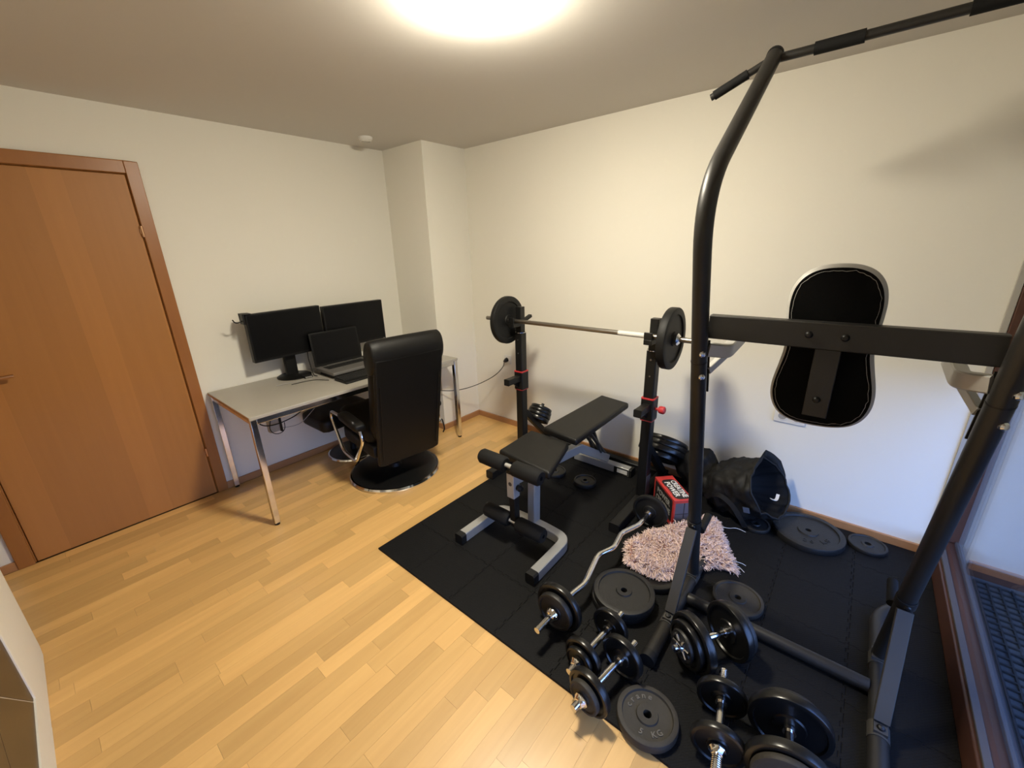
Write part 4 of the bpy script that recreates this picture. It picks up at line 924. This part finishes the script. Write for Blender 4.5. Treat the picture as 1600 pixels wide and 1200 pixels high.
# ================================================================== BAGS
def blob_loft(cents, radii, seed, amp, nr=28, squash=None, cap0=True, cap1=True, zmin=None, fine=0.5):
    """soft tube along cents with (horizontal, vertical) radii, folds from noise"""
    mb = MB(); k = 0; N = len(cents)
    fr = mb.frames(cents, up=(0, 0, 1))
    for i, (p, x, y_) in enumerate(fr):
        rx, rz = radii[i]
        for j in range(nr):
            a = 2 * math.pi * j / nr
            q = p + x * rx * math.cos(a) + y_ * rz * math.sin(a)
            s_ = noise.noise(q * 9 + V((seed, 0, 0))) * amp + abs(noise.noise(V((q.x * 22, q.y * 12, q.z * 22)) + V((0, seed, 0)))) * amp * fine - noise.noise(q * 30 + V((0, 0, seed))) * amp * 0.25
            s_ += (abs(noise.noise(q * 13 + V((seed * 3, 0, 0)))) - 0.25) * amp * fine * 1.3
            q = q + (q - p).normalized() * s_
            if zmin is not None and q.z < zmin: q.z = zmin + 0.003 * (0.5 + 0.5 * noise.noise(q * 20))
            mb.v.append(q)
    for i in range(N - 1):
        for j in range(nr):
            jj = (j + 1) % nr; mb.f.append((i * nr + j, i * nr + jj, (i + 1) * nr + jj, (i + 1) * nr + j))
    if cap0: mb.f.append(tuple(range(nr)))
    if cap1: mb.f.append(tuple((N - 1) * nr + j for j in range(nr)))
    return mb
def interp(keys, n):
    out = []
    for i in range(n):
        t = i / (n - 1) * (len(keys) - 1); a = min(int(t), len(keys) - 2); u = t - a
        u = u * u * (3 - 2 * u)
        out.append(tuple(keys[a][q] * (1 - u) + keys[a + 1][q] * u for q in range(len(keys[0]))))
    return out
bg_ = thing('duffel_bag', 'crumpled black nylon duffel bag with open mouth against the wall', 'bag', (-0.24, -2.95, G))
ks = interp([(-0.20, -2.775, 0.10, 0.06, 0.07), (-0.205, -2.82, 0.13, 0.125, 0.12), (-0.215, -2.88, 0.155, 0.150, 0.145), (-0.225, -2.95, 0.18, 0.165, 0.165), (-0.235, -3.02, 0.215, 0.170, 0.170), (-0.252, -3.085, 0.245, 0.170, 0.170), (-0.262, -3.115, 0.262, 0.160, 0.162)], 44)
body = blob_loft([(a, b, c) for a, b, c, _, _ in ks], [(d, e) for *_, d, e in ks], 2.7, 0.026, 72, cap1=False, zmin=G + 0.002, fine=0.9)
part('body', body, 'nylon', bg_, smooth=60)
rb = body.v[-72:]
cen = sum(rb, V()) / 72
inner = MB(); deep = [(1.0, 0.0), (0.97, 0.004), (0.90, 0.03), (0.78, 0.09), (0.55, 0.14), (0.2, 0.16)]
axis = V((0.06, 0.38, -0.13)).normalized()
for sc_, dp in deep:
    for p in rb:
        q = cen + (p - cen) * sc_ + axis * dp
        q += V((0, 0, 1)) * 0.012 * noise.noise(q * 22) * (1 - sc_) * 3
        if q.z < G + 0.006: q.z = G + 0.006
        inner.v.append(q)
for a in range(len(deep) - 1):
    for i in range(72): inner.f.append((a * 72 + i, a * 72 + (i + 1) % 72, (a + 1) * 72 + (i + 1) % 72, (a + 1) * 72 + i))
inner.f.append(tuple((len(deep) - 1) * 72 + i for i in range(72)))
part('lining', inner, 'lining', bg_, smooth=60)
part('mouth_hem', MB().tube([rb[i % 72] for i in range(0, 73, 2)], 0.006, 8), 'nylon', bg_, smooth=60)
# loose flap standing up behind the mouth
fl_ = MB(); FN = 14
for i in range(FN + 1):
    p = rb[(8 + i * 2) % 72]; out = (p - cen).normalized()
    e = math.sin(math.pi * i / FN)
    for k, (o_, u_) in enumerate(((0, 0), (0.03, 0.02), (0.05, 0.055))):
        fl_.v.append(p + out * o_ * e + V((-0.03, -0.16, 0.02)) * u_ * 6 * e * 0.5)
for i in range(FN):
    for k in range(2): fl_.f.append((i * 3 + k, (i + 1) * 3 + k, (i + 1) * 3 + k + 1, i * 3 + k + 1))
fo = part('flap', fl_, 'nylon', bg_, smooth=60)
so = fo.modifiers.new('thickness', 'SOLIDIFY'); so.thickness = 0.004
part('shoulder_strap', MB().bar(smooth_path([(-0.355, -2.80, 0.13), (-0.385, -2.87, 0.20), (-0.395, -2.95, 0.17), (-0.405, -3.01, 0.10), (-0.39, -3.04, 0.04)], 3), 0.028, 0.004, up=(-1, 0, 0.4)), 'nylon', bg_, smooth=50)
part('fabric_patch', MB().cbox((0, 0, 0), (0.036, 0.003, 0.032), M.Translation((-0.412, -3.035, 0.165)) @ M.Rotation(R(72), 4, 'Z') @ M.Rotation(R(18), 4, 'Y')), 'bluepatch', bg_, bevel=0.001, label='small dark blue patch')
part('white_tag', MB().bar(smooth_path([(-0.30, -3.13, 0.22), (-0.27, -3.155, 0.20), (-0.235, -3.155, 0.225)], 2), 0.016, 0.002, up=(0, 0, 1)), 'label', bg_, label='small white tag in the mouth')
bp_ = thing('backpack', 'crumpled black backpack between the rack peg plates and duffel bag', 'bag', (-0.13, -2.68, G))
ks = interp([(-0.125, -2.615, 0.10, 0.05, 0.08), (-0.125, -2.645, 0.15, 0.09, 0.145), (-0.13, -2.69, 0.165, 0.105, 0.165), (-0.14, -2.735, 0.15, 0.085, 0.14), (-0.15, -2.765, 0.12, 0.04, 0.06)], 24)
part('body', blob_loft([(a, b, c) for a, b, c, _, _ in ks], [(d, e) for *_, d, e in ks], 8.3, 0.03, 36, zmin=G + 0.002), 'nylon', bp_, smooth=60)
part('strap', MB().bar(smooth_path([(-0.20, -2.65, 0.25), (-0.235, -2.69, 0.285), (-0.245, -2.735, 0.235), (-0.255, -2.76, 0.14)], 3), 0.035, 0.006, up=(-1, 0, 0.5)), 'nylon', bp_, smooth=50)
part('buckle', MB().cbox((-0.26, -2.752, 0.17), (0.008, 0.026, 0.02)), 'plastic', bp_, bevel=0.002)

# ================================================================== PINK SHAGGY RUG
rg = thing('shaggy_rug', 'small dusty pink shaggy rug crumpled over the plates', 'rug', (-0.80, -2.78, G))
A_, B_, C_, D_ = V((-1.095, -2.655, 0)), V((-1.055, -2.80, 0)), V((-0.775, -3.065, 0)), V((-0.43, -2.885, 0))
TOP = [A_, V((-0.95, -2.575, 0)), V((-0.80, -2.665, 0)), V((-0.66, -2.745, 0)), V((-0.465, -2.845, 0)), D_]
BOT = [B_, V((-1.0, -2.875, 0)), V((-0.90, -2.885, 0)), V((-0.82, -2.97, 0)), C_]
def along(P, t):
    t = t * (len(P) - 1); a = min(int(t), len(P) - 2); return P[a].lerp(P[a + 1], t - a)
TOPs, BOTs = smooth_path(TOP, 2), smooth_path(BOT, 2)
def rug_pt(u, v):
    p = along(TOPs, u) * (1 - v) + along(BOTs, u) * v
    p = p + V((0, 0, 0))
    h = G + 0.075 - 0.035 * max(0, u - 0.55) / 0.45 - 0.02 * v
    h += 0.020 * noise.noise(V((p.x * 9, p.y * 9, 1.7))) + 0.012 * noise.noise(V((p.x * 22, p.y * 22, 4.0)))
    if u < 0.5: h = max(h, G + 0.058)
    e = min(u, 1 - u, v * 0.7, (1 - v) * 0.7)
    h -= 0.022 * max(0, 1 - e / 0.06)
    return V((p.x, p.y, h))
mb = MB(); NU, NV = 40, 24
for i in range(NU + 1):
    for j in range(NV + 1): mb.v.append(rug_pt(i / NU, j / NV))
for i in range(NU + 1):
    for j in range(NV + 1): mb.v.append(rug_pt(i / NU, j / NV) - V((0, 0, 0.012)))
W_ = NV + 1; K = (NU + 1) * W_
for i in range(NU):
    for j in range(NV):
        q = (i * W_ + j, (i + 1) * W_ + j, (i + 1) * W_ + j + 1, i * W_ + j + 1); mb.f.append(q); mb.f.append(tuple(K + a for a in reversed(q)))
bd = [i * W_ for i in range(NU)] + [NU * W_ + j for j in range(NV)] + [i * W_ + NV for i in range(NU, 0, -1)] + [j for j in range(NV, 0, -1)]
for a, b in zip(bd, bd[1:] + bd[:1]): mb.f.append((a, b, K + b, K + a))
part('backing', mb, 'shagbase', rg, smooth=60)
pile = MB(); rnd = random.Random(3)
for k in range(6200):
    u, v = rnd.random(), rnd.random()
    if rnd.random() < 0.22:
        if rnd.random() < 0.5: v = rnd.choice([0.0, 1.0, 0.01, 0.99])
        else: u = rnd.choice([0.0, 1.0, 0.01, 0.99])
    p = rug_pt(u, v)
    du = (rug_pt(min(1, u + 0.02), v) - rug_pt(max(0, u - 0.02), v)); dv = (rug_pt(u, min(1, v + 0.02)) - rug_pt(u, max(0, v - 0.02)))
    nn = du.cross(dv).normalized()
    if nn.z < 0: nn = -nn
    out = V((0, 0, 0))
    c0 = rug_pt(0.5, 0.5)
    if min(u, 1 - u, v, 1 - v) < 0.03: out = (p - c0); out.z = 0; out = out.normalized() * 0.9
    fl = V((noise.noise(p * 14), noise.noise(p * 14 + V((9, 0, 0))), 0)) * 1.4
    d = (nn * 0.75 + out + fl * 0.8 + V((rnd.gauss(0, .45), rnd.gauss(0, .45), rnd.gauss(0, .15)))).normalized()
    L_ = rnd.uniform(0.026, 0.042); r_ = rnd.uniform(0.0014, 0.0023)
    mid = p + d * L_ * 0.55; tip = mid + (d + V((rnd.gauss(0, .4), rnd.gauss(0, .4), -0.55))).normalized() * L_ * 0.5
    sx = d.cross(V((rnd.random(), rnd.random(), 0.3))).normalized(); sy = d.cross(sx)
    b0 = len(pile.v)
    for q, rr in ((p, r_), (mid, r_ * 1.15), (tip, r_ * 0.55)):
        for a in (0, 2.094, 4.189): pile.v.append(q + sx * rr * math.cos(a) + sy * rr * math.sin(a))
    for s_ in (0, 3):
        for a in range(3):
            aa = (a + 1) % 3; pile.f.append((b0 + s_ + a, b0 + s_ + aa, b0 + s_ + 3 + aa, b0 + s_ + 3 + a))
    pile.f.append((b0 + 6, b0 + 7, b0 + 8))
part('shaggy_pile', pile, 'shag', rg, kind='stuff', smooth=0, merge=False)
part('loose_thread', MB().tube(smooth_path([(-0.50, -2.90, 0.06), (-0.47, -2.97, 0.045), (-0.41, -3.0, 0.03), (-0.40, -3.05, 0.016)], 3), 0.0015, 6), 'label', rg)
part('loose_thread', MB().tube(smooth_path([(-0.76, -3.06, 0.05), (-0.735, -3.085, 0.03), (-0.745, -3.115, 0.016)], 3), 0.0015, 6), 'label', rg)
part('loose_thread', MB().tube(smooth_path([(-0.74, -3.05, 0.05), (-0.70, -3.09, 0.03), (-0.69, -3.11, 0.016)], 3), 0.0015, 6), 'label', rg)
